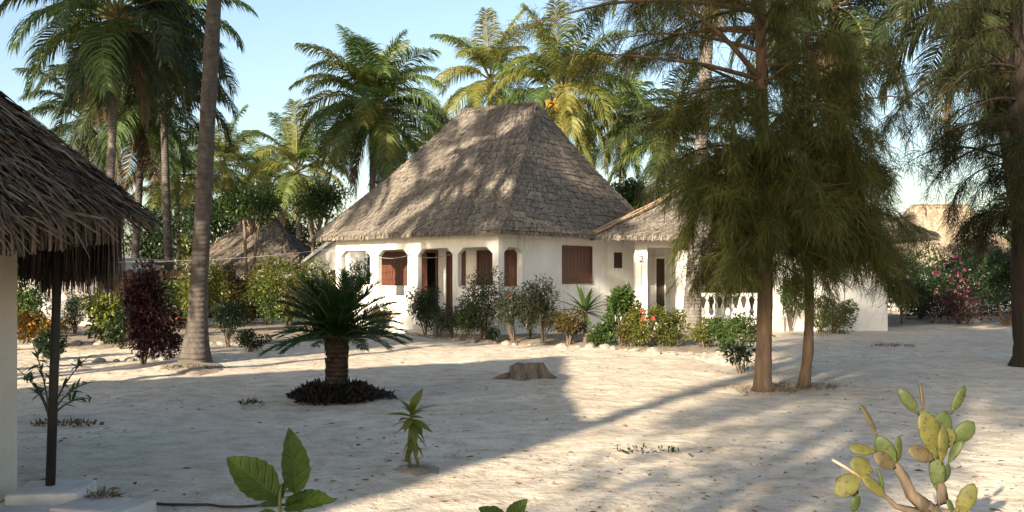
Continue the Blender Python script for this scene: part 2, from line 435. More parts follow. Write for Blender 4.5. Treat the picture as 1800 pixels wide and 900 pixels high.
class MB:
    """collects shapes for one mesh"""
    def __init__(self):
        self.v, self.f, self.s = [], [], []
    def add(self, vs, fs, smooth=False):
        b = len(self.v)
        self.v += [tuple(x) for x in vs]
        self.f += [tuple(i + b for i in f) for f in fs]
        self.s += [smooth] * len(fs)
    def box(self, c, s, rz=0.0, rot=None):
        hx, hy, hz = s[0] / 2, s[1] / 2, s[2] / 2
        m = rot if rot is not None else Matrix.Rotation(rz, 3, 'Z')
        vs = [m @ Vector((x * hx, y * hy, z * hz)) + Vector(c) for z in (-1, 1) for y in (-1, 1) for x in (-1, 1)]
        self.add(vs, [(0, 2, 3, 1), (4, 5, 7, 6), (0, 1, 5, 4), (2, 6, 7, 3), (0, 4, 6, 2), (1, 3, 7, 5)])
        return self
    def tube(self, pts, rad, n=8, cap=True, jit=0.0):
        pts = [Vector(p) for p in pts]
        if not hasattr(rad, '__len__'):
            rad = [rad] * len(pts)
        vs, fs = [], []
        ref = Vector((0.31, 0.17, 0.94))
        for i, p in enumerate(pts):
            t = (pts[min(i + 1, len(pts) - 1)] - pts[max(i - 1, 0)]).normalized()
            if abs(t.dot(ref)) > 0.97:
                rr = Vector((1, 0, 0))
            else:
                rr = ref
            a = t.cross(rr).normalized()
            b = t.cross(a)
            for k in range(n):
                an = 2 * math.pi * k / n
                q = rad[i] * (1 + random.uniform(-jit, jit))
                vs.append(p + a * math.cos(an) * q + b * math.sin(an) * q)
        for i in range(len(pts) - 1):
            for k in range(n):
                k2 = (k + 1) % n
                fs.append((i * n + k, i * n + k2, (i + 1) * n + k2, (i + 1) * n + k))
        self.add(vs, fs, True)
        if cap:
            b = len(self.v) - len(vs)
            self.f.append(tuple(b + k for k in range(n))[::-1]); self.s.append(False)
            self.f.append(tuple(b + (len(pts) - 1) * n + k for k in range(n))); self.s.append(False)
        return self
    def lathe(self, c, prof, n=12):
        c = Vector(c)
        vs, fs = [], []
        for r, z in prof:
            for k in range(n):
                an = 2 * math.pi * k / n
                vs.append(c + Vector((r * math.cos(an), r * math.sin(an), z)))
        for i in range(len(prof) - 1):
            for k in range(n):
                k2 = (k + 1) % n
                fs.append((i * n + k, i * n + k2, (i + 1) * n + k2, (i + 1) * n + k))
        fs.append(tuple(range(n))[::-1])
        fs.append(tuple((len(prof) - 1) * n + k for k in range(n)))
        self.add(vs, fs, True)
        return self
    def prism(self, poly, y0, y1, frame=None):
        """polygon in (x,z), thickness along y; frame maps local to world"""
        f = frame if frame is not None else (lambda p: p)
        n = len(poly)
        vs = [f(Vector((x, y0, z))) for x, z in poly] + [f(Vector((x, y1, z))) for x, z in poly]
        fs = [tuple(range(n)), tuple(range(n, 2 * n))[::-1]]
        for i in range(n):
            j = (i + 1) % n
            fs.append((i, i + n, j + n, j))
        self.add(vs, fs)
        return self
    def mesh(self, name):
        me = bpy.data.meshes.new(name)
        me.from_pydata(self.v, [], self.f)
        me.polygons.foreach_set("use_smooth", self.s)
        bm = bmesh.new()
        bm.from_mesh(me)
        bmesh.ops.recalc_face_normals(bm, faces=bm.faces)
        bm.to_mesh(me)
        bm.free()
        me.update()
        return me
    def build(self, name, mat, parent=None, bevel=0.0):
        o = link(name, self.mesh(name), mat, parent)
        if bevel > 0:
            m = o.modifiers.new("bevel", 'BEVEL')
            m.width = bevel
            m.segments = 2
            m.limit_method = 'ANGLE'
        return o

def unit(a):
    return a / np.maximum(np.linalg.norm(a, axis=-1, keepdims=True), 1e-9)

def leaves_mesh(name, pos, dirs, nrm, length, width, fold=0.18):
    """one folded diamond leaf per position (two triangles each)"""
    n = len(pos)
    d = unit(dirs)
    s = unit(np.cross(d, nrm))
    up = np.cross(s, d)
    length = np.broadcast_to(length, (n,))[:, None]
    width = np.broadcast_to(width, (n,))[:, None]
    base = pos
    tip = pos + d * length - up * length * fold * 0.8
    mid = pos + d * length * 0.45 + up * width * fold
    l = mid + s * width * 0.5
    r = mid - s * width * 0.5
    v = np.stack([base, l, tip, r], 1).reshape(-1, 3)
    q = np.arange(n * 4).reshape(n, 4)
    return fast_mesh(name, v, quads=q)

def ellipsoid_points(n, center, rad, shell=0.55, lumps=7, seed=0, flat_bottom=0.0):
    """points in an uneven clump: several overlapping balls inside an ellipsoid"""
    rg = np.random.default_rng(seed)
    lc = unit(rg.normal(size=(lumps, 3))) * rg.uniform(0.25, 0.68, (lumps, 1))
    lr = rg.uniform(0.30, 0.52, lumps)
    k = rg.integers(0, lumps, n)
    p = unit(rg.normal(size=(n, 3)))
    rr = rg.uniform(shell, 1.0, (n, 1)) * lr[k][:, None]
    q = lc[k] + p * rr
    if flat_bottom:
        q[:, 2] = np.where(q[:, 2] < -flat_bottom, -flat_bottom + (q[:, 2] + flat_bottom) * 0.3, q[:, 2])
    return np.asarray(center) + q * np.asarray(rad), p

# ------------------------------------------------------------------ ground
def ground():
    def axis(lo, hi, dense_lo, dense_hi, step, grow):
        a = list(np.arange(dense_lo, dense_hi + 1e-6, step))
        s = step
        x = dense_hi
        while x < hi:
            s *= grow
            x += s
            a.append(min(x, hi))
        s = step
        x = dense_lo
        while x > lo:
            s *= grow
            x -= s
            a.insert(0, max(x, lo))
        return np.array(a)
    xs = axis(-400, 400, -10, 11, 0.10, 1.25)
    ys = axis(-120, 900, 5.5, 24, 0.10, 1.2)
    nx, ny = len(xs), len(ys)
    v = np.zeros((ny, nx, 3), dtype=np.float32)
    for j, y in enumerate(ys):
        for i, x in enumerate(xs):
            z = 0.0
            if -16 < x < 18 and -2 < y < 40:
                z = 0.030 * mnoise.noise(Vector((x * 0.35, y * 0.35, 0.3))) + 0.032 * mnoise.noise(Vector((x * 1.3, y * 1.3, 1.7))) + 0.013 * mnoise.noise(Vector((x * 3.4, y * 3.4, 4.1)))
            v[j, i] = (x, y, z)
    idx = np.arange(nx * ny).reshape(ny, nx)
    q = np.stack([idx[:-1, :-1], idx[:-1, 1:], idx[1:, 1:], idx[1:, :-1]], -1).reshape(-1, 4)
    o = link("ground", fast_mesh("ground", v.reshape(-1, 3), quads=q, smooth=True), "sand")
    tag(o, "pale coral sand yard stretching between the bungalows", kind="structure")
ground()

def gz(x, y):
    return 0.030 * mnoise.noise(Vector((x * 0.35, y * 0.35, 0.3))) + 0.032 * mnoise.noise(Vector((x * 1.3, y * 1.3, 1.7))) + 0.013 * mnoise.noise(Vector((x * 3.4, y * 3.4, 4.1)))

def bed(name, outline, label, h=0.07, mat="soil"):
    """a low heaped planting bed with an irregular edge"""
    c = sum((Vector(p) for p in outline), Vector((0, 0))) / len(outline)
    ring = []
    n = len(outline)
    for i in range(n):
        a, b = Vector(outline[i]), Vector(outline[(i + 1) % n])
        k = max(5, int((b - a).length / 0.3))
        for t in range(k):
            p = a.lerp(b, t / k)
            j_ = .03 + .02 * min(3, (b - a).length)
            ring.append(p + Vector((random.uniform(-j_, j_), random.uniform(-j_, j_))))
    vs, fs = [], []
    levels = [(1.06, -0.05), (0.98, h * 0.12), (0.9, h * 0.4), (0.76, h * .7), (0.5, h * 1.0), (0.2, h * 1.1)]
    m = len(ring)
    for s, z in levels:
        for p in ring:
            q = c + (p - c) * s
            vs.append((q.x, q.y, z + random.uniform(-.012, .012) + (0 if s == 1 else 0.0)))
    for l in range(len(levels) - 1):
        for i in range(m):
            j = (i + 1) % m
            fs.append((l * m + i, l * m + j, (l + 1) * m + j, (l + 1) * m + i))
    fs.append(tuple((len(levels) - 1) * m + i for i in range(m)))
    mb = MB()
    mb.add(vs, fs, True)
    o = mb.build(name, mat)
    tag(o, label, kind="structure")
    return o

def g2(px, py):
    p = G(px, py)
    return (p.x, p.y)

bed("flower_bed", [g2(700, 588), g2(830, 601), g2(985, 607), g2(1085, 614), g2(1180, 622), g2(1275, 618), g2(1335, 606), g2(1330, 588), g2(1180, 587), g2(1000, 588), g2(880, 588), g2(760, 579)], "narrow planting bed along the front of the bungalows")
bed("flower_bed", [g2(20, 606), g2(160, 612), g2(300, 606), g2(460, 606), g2(560, 600), g2(640, 585), g2(600, 568), g2(400, 566), g2(200, 572), g2(30, 582)], "planting bed of bare soil on the left beyond the leaning palm")
bed("flower_bed", [g2(1400, 575), g2(1520, 578), g2(1640, 570), g2(1780, 566), g2(1900, 560), g2(1900, 545), g2(1640, 550), g2(1420, 562)], "dark planting bed below the hedge on the right")

# ------------------------------------------------------------------ thatch
def thatch_face(prefix, parent, eL, eR, rR, rL, courses, spacing, blade_w, blade_l, mat, seed, lift=0.05, sag=0.25, fringe=0.22, jitter=1.0):
    """one slope of a thatched roof: each course is a ragged row of overlapping blades"""
    rg = np.random.default_rng(seed)
    eL, eR, rR, rL = [np.array(p, dtype=float) for p in (eL, eR, rR, rL)]
    nrm = np.cross(eR - eL, (rL + rR) / 2 - (eL + eR) / 2)
    nrm /= np.linalg.norm(nrm)
    if nrm[2] < 0: nrm = -nrm
    def pt(u, t):
        a = eL + np.outer(t, rL - eL)
        b = eR + np.outer(t, rR - eR)
        p = a + (b - a) * u[:, None]
        return p - np.array([0, 0, 1.0]) * (np.sin(np.pi * t) * sag)[:, None]
    slope_len = np.linalg.norm((rL + rR) / 2 - (eL + eR) / 2)
    for c in range(courses):
        t0 = c / courses
        w = np.linalg.norm((eR + (rR - eR) * t0) - (eL + (rL - eL) * t0))
        n = max(6, int(w / spacing))
        for layer in range(2):
            pass
        n2 = n * 2
        u = (np.arange(n2) + rg.uniform(-0.9, 0.9, n2)) / n2
        wave = 0.24 / courses * (np.sin(u * w * 1.1 + c * 1.9 + seed) + np.sin(u * w * 2.9 + c * 2.7) * 0.7 + np.sin(u * w * 6.7 + c * 5.1) * .4)
        tt = t0 + (rg.normal(0, 0.10, n2) * jitter) / courses + wave
        if c == 0:
            tt = t0 - abs(rg.normal(0, 0.2, n2)) * fringe / slope_len
        tb = tt + blade_l / slope_len * rg.uniform(0.75, 1.15, n2)
        skew = rg.normal(0, 0.028, n2) * jitter
        lo = pt(np.clip(u, -0.02, 1.02), tt) + nrm * (lift * rg.uniform(0.35, 1.15, n2))[:, None]
        hi = pt(np.clip(u + skew, 0, 1), np.clip(tb, 0, 1.02)) + nrm * (0.012 + 0.01 * rg.random(n2))[:, None]
        ax = unit((eR - eL)[None, :])
        wd = (blade_w * rg.uniform(0.6, 1.5, n2))[:, None]
        thick = nrm[None, :] * 0.045
        v = np.stack([lo - ax * wd * .42, lo + ax * wd * .42, hi + ax * wd * .6, hi - ax * wd * .6, lo - ax * wd * .4 - thick, lo + ax * wd * .4 - thick], 1).reshape(-1, 3)
        b = np.arange(n2)[:, None] * 6
        q = np.concatenate([b + np.array([0, 1, 2, 3]), b + np.array([4, 5, 1, 0])], 0)
        link("thatch_course", fast_mesh("thatch_course", v, quads=q), mat, parent)

def hip_roof(parent, corners, ridge, z_e, z_r, courses, spacing, blade_w, blade_l, mat, seed, sag=0.25, lift=0.05, thick=0.22, fringe=0.22, jitter=1.0, faces=(0, 1, 2, 3)):
    """corners: 4 plan points in order A,B,C,D with the ridge ends between A-D (r0) and B-C (r1)"""
    c = [np.array((p[0], p[1], z_e)) for p in corners]
    r0 = np.array((ridge[0][0], ridge[0][1], z_r[0])); r1 = np.array((ridge[1][0], ridge[1][1], z_r[1]))
    roof = empty("roof", parent=parent)
    defs = [(c[0], c[1], r1, r0), (c[1], c[2], r1, r1), (c[2], c[3], r0, r1), (c[3], c[0], r0, r0)]
    # solid core under the thatch: sagging sheet with thickness
    mb = MB()
    nseg, nu = 10, 8
    for a, b, rb, ra in defs:
        vs, fs = [], []
        for i in range(nseg + 1):
            t = i / nseg
            for k in range(nu + 1):
                u = k / nu
                p = (a + (ra - a) * t) * (1 - u) + (b + (rb - b) * t) * u
                p = p - np.array((0, 0, math.sin(math.pi * t) * sag))
                vs.append(tuple(p))
        for i in range(nseg):
            for k in range(nu):
                o = i * (nu + 1) + k
                fs.append((o, o + 1, o + nu + 2, o + nu + 1))
        mb.add(vs, fs, True)
        # eave edge and soffit
        inn = [a * 0.86 + (ra * np.array((1, 1, 0)) + np.array((0, 0, a[2]))) * 0.14, b * 0.86 + (rb * np.array((1, 1, 0)) + np.array((0, 0, b[2]))) * 0.14]
        dz = np.array((0, 0, thick))
        mb.add([a, b, b - dz, a - dz], [(0, 1, 2, 3)])
        mb.add([a - dz, b - dz, inn[1] - dz * 0.4, inn[0] - dz * 0.4], [(0, 1, 2, 3)])
    core = mb.build("roof_core", mat, roof)
    for k, (a, b, rb, ra) in enumerate(defs):
        if k in faces:
            thatch_face("t", roof, a, b, rb, ra, courses, spacing, blade_w, blade_l, mat, seed + k, lift, sag, fringe, jitter)
    # ragged eave fringe hanging down all round
    rg = np.random.default_rng(seed + 99)
    allv, allq, base = [], [], 0
    for k, (a, b, rb, ra) in enumerate(defs):
        w = np.linalg.norm(b - a)
        n = int(w / (spacing * 0.55))
        u = rg.random(n)[:, None]
        p = a * (1 - u) + b * u
        out = (a + b) / 2 - (ra + rb) / 2
        out[2] = 0
        out /= np.linalg.norm(out)
        ax = (b - a) / w
        L = rg.uniform(0.4, 1.1, (n, 1)) * (thick + 0.05)
        top = p + np.array((0, 0, 0.02)) + out * rg.uniform(-0.05, 0.06, (n, 1))
        bot = top - np.array((0, 0, 1.0)) * L + out * rg.uniform(-0.02, 0.06, (n, 1)) + ax * rg.normal(0, 0.02, (n, 1))
        wd = blade_w * rg.uniform(0.4, 1.0, (n, 1))
        v = np.stack([top - ax * wd / 2, top + ax * wd / 2, bot + ax * wd * .35, bot - ax * wd * .35], 1).reshape(-1, 3)
        allv.append(v)
        allq.append(np.arange(n * 4).reshape(n, 4) + base)
        base += n * 4
    fr = link("eave_fringe", fast_mesh("eave_fringe", np.concatenate(allv), quads=np.concatenate(allq)), mat, roof)
    tag(fr, kind="stuff")
    # ragged tufts bent over the hips and the ridge
    for a, b in ((c[0], r0), (c[1], r1), (c[2], r1), (c[3], r0), (r0, r1)):
        L = np.linalg.norm(b - a)
        n = int(L / (spacing * .16)) + 20
        t = rg.random(n)
        hip = 0.0 if a is r0 else 1.0
        p = a + np.outer(t, b - a) - np.array((0, 0, 1.0)) * (np.sin(np.pi * t) * sag * hip)[:, None]
        ctr = np.array(((c[0][0] + c[2][0]) / 2, (c[0][1] + c[2][1]) / 2, p[:, 2].min()))
        along = (a - b) / L
        outw = np.cross(along, (0, 0, 1.0))
        outw /= np.linalg.norm(outw)
        sg = np.where(rg.random(n) < .5, 1.0, -1.0)[:, None]
        dr = unit(along * rg.uniform(.2, 1.0, (n, 1)) * hip + outw * sg * rg.uniform(.25, .9, (n, 1)) + np.array((0, 0, -.45)) * rg.uniform(.6, 1.2, (n, 1)))
        ln = blade_l * rg.uniform(.35, .75, (n, 1))
        p0 = p + np.array((0, 0, .045)) + rg.normal(0, .012, (n, 3)) - dr * ln * .25
        p1 = p0 + dr * ln
        sd = unit(np.cross(dr, np.array((0, 0, 1.0))))
        wd = blade_w * rg.uniform(.35, .8, (n, 1))
        v = np.stack([p0 - sd * wd * .5, p0 + sd * wd * .5, p1 + sd * wd * .4, p1 - sd * wd * .4], 1).reshape(-1, 3)
        tag(link("ridge_tufts", fast_mesh("ridge_tufts", v, quads=np.arange(n * 4).reshape(n, 4)), mat, roof), kind="stuff")
    return roof

# ------------------------------------------------------------------ main bungalow
W0 = Vector((-0.37, 26.5, 0))
U = Vector((-0.76, 0.65, 0))
U.normalize()
V = Vector((U.y, -U.x, 0))          # along the right-hand face
def frame_uv(p):                     # local (a along U, b along V, z)
    return W0 + U * p.x + V * p.y + Vector((0, 0, p.z))

def chamfer_opening_wall(mb, frame, x0, x1, z0, z1, openings, y0, y1):
    """wall panel from x0 to x1 with chamfer-topped openings; strips butt end to end"""
    ops = sorted(openings)
    x = x0
    for (a, b, zb, zt, ch) in ops:
        if a > x + 1e-4:
            mb.prism([(x, z0), (a, z0), (a, z1), (x, z1)], y0, y1, frame)
        if zb > z0 + 1e-4:
            mb.prism([(a, z0), (b, z0), (b, zb), (a, zb)], y0, y1, frame)
        if zt < z1 - 1e-4:
            if ch > 0:
                mb.prism([(a, z1), (a, zt - ch), (a + ch * 1.2, zt), (b - ch * 1.2, zt), (b, zt - ch), (b, z1)], y0, y1, frame)
            else:
                mb.prism([(a, zt), (b, zt), (b, z1), (a, z1)], y0, y1, frame)
        x = b
    if x < x1 - 1e-4:
        mb.prism([(x, z0), (x1, z0), (x1, z1), (x, z1)], y0, y1, frame)

def shutter(parent, frame, x0, x1, z0, z1, y, mat="wood_red", leaves=2, handle=True):
    """a boarded pair of shutters in a frame; y is the outer face, growing inwards"""
    fr = MB()
    fw = 0.06
    fr.prism([(x0, z0), (x0 + fw, z0), (x0 + fw, z1), (x0, z1)], y - 0.03, y + 0.03, frame)
    fr.prism([(x1 - fw, z0), (x1, z0), (x1, z1), (x1 - fw, z1)], y - 0.03, y + 0.03, frame)
    fr.prism([(x0 + fw, z1 - fw), (x1 - fw, z1 - fw), (x1 - fw, z1), (x0 + fw, z1)], y - 0.03, y + 0.03, frame)
    fr.prism([(x0 + fw, z0), (x1 - fw, z0), (x1 - fw, z0 + fw), (x0 + fw, z0 + fw)], y - 0.03, y + 0.03, frame)
    fo = fr.build("window_shutter", mat, parent)
    w = (x1 - x0 - 2 * fw) / leaves
    for k in range(leaves):
        a = x0 + fw + k * w
        nb = max(3, int(w / 0.14))
        for j in range(nb):
            p0 = a + j * w / nb + 0.004
            p1 = a + (j + 1) * w / nb - 0.004
            MB().prism([(p0, z0 + fw), (p1, z0 + fw), (p1, z1 - fw), (p0, z1 - fw)], y - 0.008 + random.uniform(0, .004), y + 0.02, frame).build("board", mat, fo)
        for zz in (z0 + 0.2 * (z1 - z0), z0 + 0.8 * (z1 - z0)):
            MB().prism([(a + .02, zz - .035), (a + w - .02, zz - .035), (a + w - .02, zz + .035), (a + .02, zz + .035)], y - 0.024, y - 0.009, frame).build("rail", mat, fo)
    return fo

def main_bungalow():
    h = empty("main_bungalow", W0)
    h.location = (0, 0, 0)
    tag(h, "large white bungalow with steep hipped thatch roof and verandah arches", "bungalow")
    A, B, zt, fl = 6.94, 7.2, 2.98, 0.42
    fa = lambda p: frame_uv(Vector((p.x, p.y, p.z)))          # wall along U, thickness along V
    fb = lambda p: frame_uv(Vector((p.y, p.x, p.z)))          # wall along V, thickness along U
    # verandah arcade on the left-hand face
    mb = MB()
    sill = 1.38
    chamfer_opening_wall(mb, fa, 0.0, A, -0.1, zt, [(0.22, 1.54, sill, 2.5, .18), (1.75, 3.17, fl, 2.5, .18), (3.60, 4.93, 1.05, 2.5, .18), (5.29, 6.69, sill, 2.5, .18)], 0.0, 0.15)
    mb.build("verandah_arcade", "white", h)
    mb = MB()
    chamfer_opening_wall(mb, fb, 0.152, B, -0.1, zt, [(0.24, 1.04, sill, 2.5, .15), (2.85, 4.35, 1.46, 2.61, 0), (5.55, 6.0, 1.95, 2.45, 0)], 0.0, 0.22)
    mb.build("side_wall", "white", h)
    mb = MB()
    chamfer_opening_wall(mb, fb, 0.152, B, -0.1, zt, [(0.2, 1.5, sill, 2.5, .15)], A - 0.22, A - 0.002)
    mb.build("end_wall", "white", h)
    mb = MB()
    chamfer_opening_wall(mb, fa, 0.222, A - 0.222, -0.1, zt, [], B - 0.22, B)
    mb.build("rear_wall", "white", h)
    mb = MB()
    chamfer_opening_wall(mb, fa, 0.222, 6.5, fl, zt, [(0.43, 1.96, 1.4, 2.45, 0), (2.45, 3.28, fl, 2.45, 0), (3.62, 4.45, fl, 2.5, 0), (5.0, 6.32, 1.4, 2.48, 0)], 1.3, 1.5)
    mb.build("verandah_back_wall", "white", h)
    mb = MB()
    mb.prism([(0.222, -0.05), (A - 0.222, -0.05), (A - 0.222, fl), (0.222, fl)], 0.152, 1.8, fa)
    mb.build("verandah_floor", "slab", h)
    mb = MB()
    mb.prism([(0.23, 2.62), (A - 0.23, 2.62), (A - 0.23, 2.70), (0.23, 2.70)], 0.25, 6.9, fa)
    mb.build("ceiling", "white_dirty", h)
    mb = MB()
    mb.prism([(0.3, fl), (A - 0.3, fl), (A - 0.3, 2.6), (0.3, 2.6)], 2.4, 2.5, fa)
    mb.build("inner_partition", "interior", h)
    # steps up to the entrance
    for k in range(2):
        MB().prism([(1.9, -0.05), (3.05, -0.05), (3.05, 0.14 + 0.14 * (1 - k)), (1.9, 0.14 + 0.14 * (1 - k))], -0.32 * (k + 1), -0.32 * k - 0.002, fa).build("step", "slab", h)
    # sills
    for a, b, z in ((0.24, 1.53, sill), (5.31, 6.67, sill), (3.65, 4.91, 1.05)):
        MB().prism([(a - .03, z), (b + .03, z), (b + .03, z + .05), (a - .03, z + .05)], -0.03, 0.18, fa).build("sill", "white", h)
    # shutters, doors
    shutter(h, fa, 0.43, 1.96, 1.4, 2.45, 1.27, leaves=2)
    shutter(h, fa, 5.0, 6.32, 1.4, 2.48, 1.27, leaves=2)
    shutter(h, fb, 2.85, 4.35, 1.46, 2.61, 0.0, leaves=2)
    shutter(h, fb, 5.55, 6.0, 1.95, 2.45, 0.02, mat="wood_dark", leaves=1)
    shutter(h, fa, 2.45, 3.28, fl, 2.45, 1.33, leaves=2)
    d = MB()
    d.prism([(3.62, fl), (3.70, fl), (3.70, 2.5), (3.62, 2.5)], 1.26, 1.45, fa)
    d.prism([(4.37, fl), (4.45, fl), (4.45, 2.5), (4.37, 2.5)], 1.26, 1.45, fa)
    d.prism([(3.70, 2.42), (4.37, 2.42), (4.37, 2.5), (3.70, 2.5)], 1.26, 1.45, fa)
    dr = d.build("door", "wood_red", h)
    for j in range(4):
        x = 4.12 + j * 0.062
        MB().prism([(x, fl + .02), (x + .058, fl + .02), (x + .058, 2.41), (x, 2.41)], 1.30, 1.335, fa).build("board", "wood_red", dr)
    # roof
    ov = 0.5
    cs = [(-ov, -.42), (A + .7, -.42), (A + .7, B + ov), (-ov, B + ov)]
    pts = [frame_uv(Vector((a, b, 0))) for a, b in cs]
    r0 = (0.78, 30.3); r1 = (-1.65, 32.2)
    hip_roof(h, [(p.x, p.y) for p in pts], [r0, r1], 2.92, (7.05, 7.15), 31, 0.042, 0.045, 0.42, "thatch", 11, sag=0.16, lift=0.07, thick=0.10, fringe=.1)
    # wire strung along the arcade
    pts = [frame_uv(Vector((1.7 + (6.9 - 1.7) * i / 24, -0.03, 2.33 - 0.10 * math.sin(math.pi * ((i % 8) / 8))))) for i in range(25)]
    MB().tube(pts, 0.008, 5).build("cable", "wire", h)
main_bungalow()

def plastic_chair(loc, rz, label):
    t = empty("plastic_chair", loc, rz)
    tag(t, label, "chair", "chairs on the verandah of the main bungalow")
    MB().box((0, 0, 0.43), (0.44, 0.44, 0.03)).build("seat", "plastic", t, 0.012)
    for sx in (-1, 1):
        for sy in (-1, 1):
            MB().tube([(sx * .20, sy * .20, 0.415), (sx * .24, sy * .24, 0)], [.022, .018], 8).build("leg", "plastic", t)
        MB().tube([(sx * .22, -.2, 0.445), (sx * .25, -.2, .64), (sx * .25, .18, .66), (sx * .22, .23, .64)], .02, 8).build("arm", "plastic", t)
    b = MB()
    for k in range(5):
        b.box((-.17 + k * .085, .235, .66), (.055, .025, .42), rot=Matrix.Rotation(R(-10), 3, 'X'))
    b.build("backrest", "plastic", t)
    MB().box((0, .28, .88), (.42, .03, .07), rot=Matrix.Rotation(R(-10), 3, 'X')).build("top_rail", "plastic", t)
pc = frame_uv(Vector((4.0, 0.75, 0.424)))
plastic_chair(pc, R(150), "white plastic armchair on the verandah nearer the entrance")
pc = frame_uv(Vector((4.7, 0.72, 0.424)))
plastic_chair(pc, R(120), "white plastic armchair on the verandah left of its twin")

# ------------------------------------------------------------------ second bungalow on the right
def second_bungalow():
    h = empty("second_bungalow")
    tag(h, "white bungalow behind the feathery trees with pillars and baluster porch", "bungalow")
    Yf, Yb, fl = 30.0, 32.6, 0.38
    for px in (1126, 1200, 1362):
        x = XY(px, Yf).x
        o = MB().box((x, Yf, 1.35), (0.38, 0.38, 2.9)).build("pillar", "white", h, 0.01)
        MB().box((x, Yf, 0.2), (0.46, 0.46, 0.56)).build("plinth", "white_dirty", o, 0.01)
    x0, x3 = XY(1115, Yf).x, XY(1560, Yf).x
    MB().box(((x0 + x3) / 2, Yf + 1.55, fl / 2 - .05), (x3 - x0 - .1, 3.0, fl + .1)).build("porch_floor", "slab", h)
    MB().box(((x0 + x3) / 2, Yf, 2.70), (x3 - x0, 0.26, 0.24)).build("lintel_beam", "white", h)
    fw = lambda p: Vector((p.x, Yb + p.y, p.z))
    mb = MB()
    xd0, xd1 = XY(1152, Yb).x, XY(1166, Yb).x
    xw0, xw1 = XY(1226, Yb).x, XY(1352, Yb).x
    chamfer_opening_wall(mb, fw, x0 + .1, XY(1372, Yb).x, fl - .1, 2.84, [(xd0, xd1 + .07, fl, 2.3, 0), (xw0, xw1, .62, 2.4, 0)], 0, .2)
    mb.build("porch_back_wall", "white", h)
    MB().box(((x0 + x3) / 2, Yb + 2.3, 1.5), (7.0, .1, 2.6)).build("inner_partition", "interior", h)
    d = MB()
    for a, b in ((xd0 - .05, xd0 + .03), (xd1 + .04, xd1 + .12)):
        d.prism([(a, fl), (b, fl), (b, 2.36), (a, 2.36)], -.04, .05, fw)
    d.prism([(xd0 + .03, 2.28), (xd1 + .04, 2.28), (xd1 + .04, 2.36), (xd0 + .03, 2.36)], -.04, .05, fw)
    d.build("door_frame", "white", h)
    MB().prism([(xd0 + .03, fl), (xd1 + .04, fl), (xd1 + .04, 2.28), (xd0 + .03, 2.28)], .06, .1, fw).build("door", "wood_dark", h)
    shutter(h, fw, xw0, xw1, .62, 2.4, 0.03, mat="wood_dark", leaves=3)  # dark shutters widened to stand in for shade on the porch back wall
    MB().prism([(XY(1256, Yb).x, 1.35), (XY(1266, Yb).x, 1.35), (XY(1266, Yb).x, 1.75), (XY(1256, Yb).x, 1.75)], -.35, -.32, fw).build("hanging_towel", "blue_cloth", h)
    # right-hand room
    xr0 = XY(1372, Yf).x
    fr = lambda p: Vector((p.x, Yf + p.y, p.z))
    mb = MB()
    chamfer_opening_wall(mb, fr, xr0 + .06, x3, -.1, 2.58, [], -.02, .2)
    mb.build("room_wall", "white", h)
    MB().box((x3 - .1, Yf + 4, 1.3), (.2, 7.55, 2.8)).build("end_wall", "white", h)
    MB().box((x0 + .1, Yf + 5.2, 1.3), (.2, 5.0, 2.8)).build("end_wall", "white", h)
    # balustrade
    xa, xb = XY(1222, Yf).x, XY(1350, Yf).x
    bal = empty("balustrade", parent=h)
    MB().box(((xa + xb) / 2, Yf, 1.12), (xb - xa, .2, .11)).build("handrail", "white", bal, 0.012)
    MB().box(((xa + xb) / 2, Yf, .43), (xb - xa, .2, .10)).build("base_rail", "white", bal, 0.012)
    prof = [(.075, .0), (.075, .05), (.05, .07), (.045, .1), (.08, .2), (.088, .26), (.07, .34), (.04, .43), (.038, .48), (.06, .51), (.06, .535), (.075, .545), (.075, .585)]
    bm = MB().lathe((0, 0, 0), prof, 12).mesh("baluster")
    n = 9
    for k in range(n):
        o = link("baluster", bm, "white", bal)
        o.location = (xa + (k + .5) * (xb - xa) / n, Yf, .48)
    # roof
    eL, eR = XY(1042, 29.1).x, XY(1650, 29.1).x
    roof = hip_roof(h, [(eL, 29.1), (eR, 29.1), (eR, 38.4), (eL, 38.4)], [(7.55, 33.6), (9.0, 33.6)], 2.90, (5.6, 5.6), 24, 0.05, 0.05, 0.42, "thatch", 41, sag=0.1, lift=0.06, thick=0.12, fringe=.1)
    for off in (0.0, 0.16):
        a = Vector((eL - .06 + off, 29.0, 2.93)); b = Vector((7.5 + off * .5, 33.45, 5.66))
        pts = [a.lerp(b, i / 14) + Vector((random.uniform(-.015, .015), 0, .07 - .1 * math.sin(math.pi * i / 14) + random.uniform(-.012, .012))) for i in range(15)]
        MB().tube(pts, .032, 7).build("hip_pole", "stick", roof)
    # painted house number on the first pillar, and the cable below it
    cu = bpy.data.curves.new("house_number", 'FONT')
    cu.body = "2"
    cu.size = 0.30
    cu.extrude = 0.003
    tmp = bpy.data.objects.new("house_number_text", cu)
    C.objects.link(tmp)
    me = bpy.data.meshes.new_from_object(tmp.evaluated_get(bpy.context.evaluated_depsgraph_get()))
    bpy.data.objects.remove(tmp)
    o = link("house_number", me, "black_paint", h)
    o.location = (XY(1126, Yf).x - .07, Yf - .195, 2.12)
    o.rotation_euler = (R(90), 0, 0)
    MB().tube([(XY(1126, Yf).x + .01, Yf - .2, 2.05), (XY(1126, Yf).x - .01, Yf - .2, 1.75), (XY(1126, Yf).x, Yf - .2, 1.4)], .008, 5).build("cable", "wire", h)
second_bungalow()

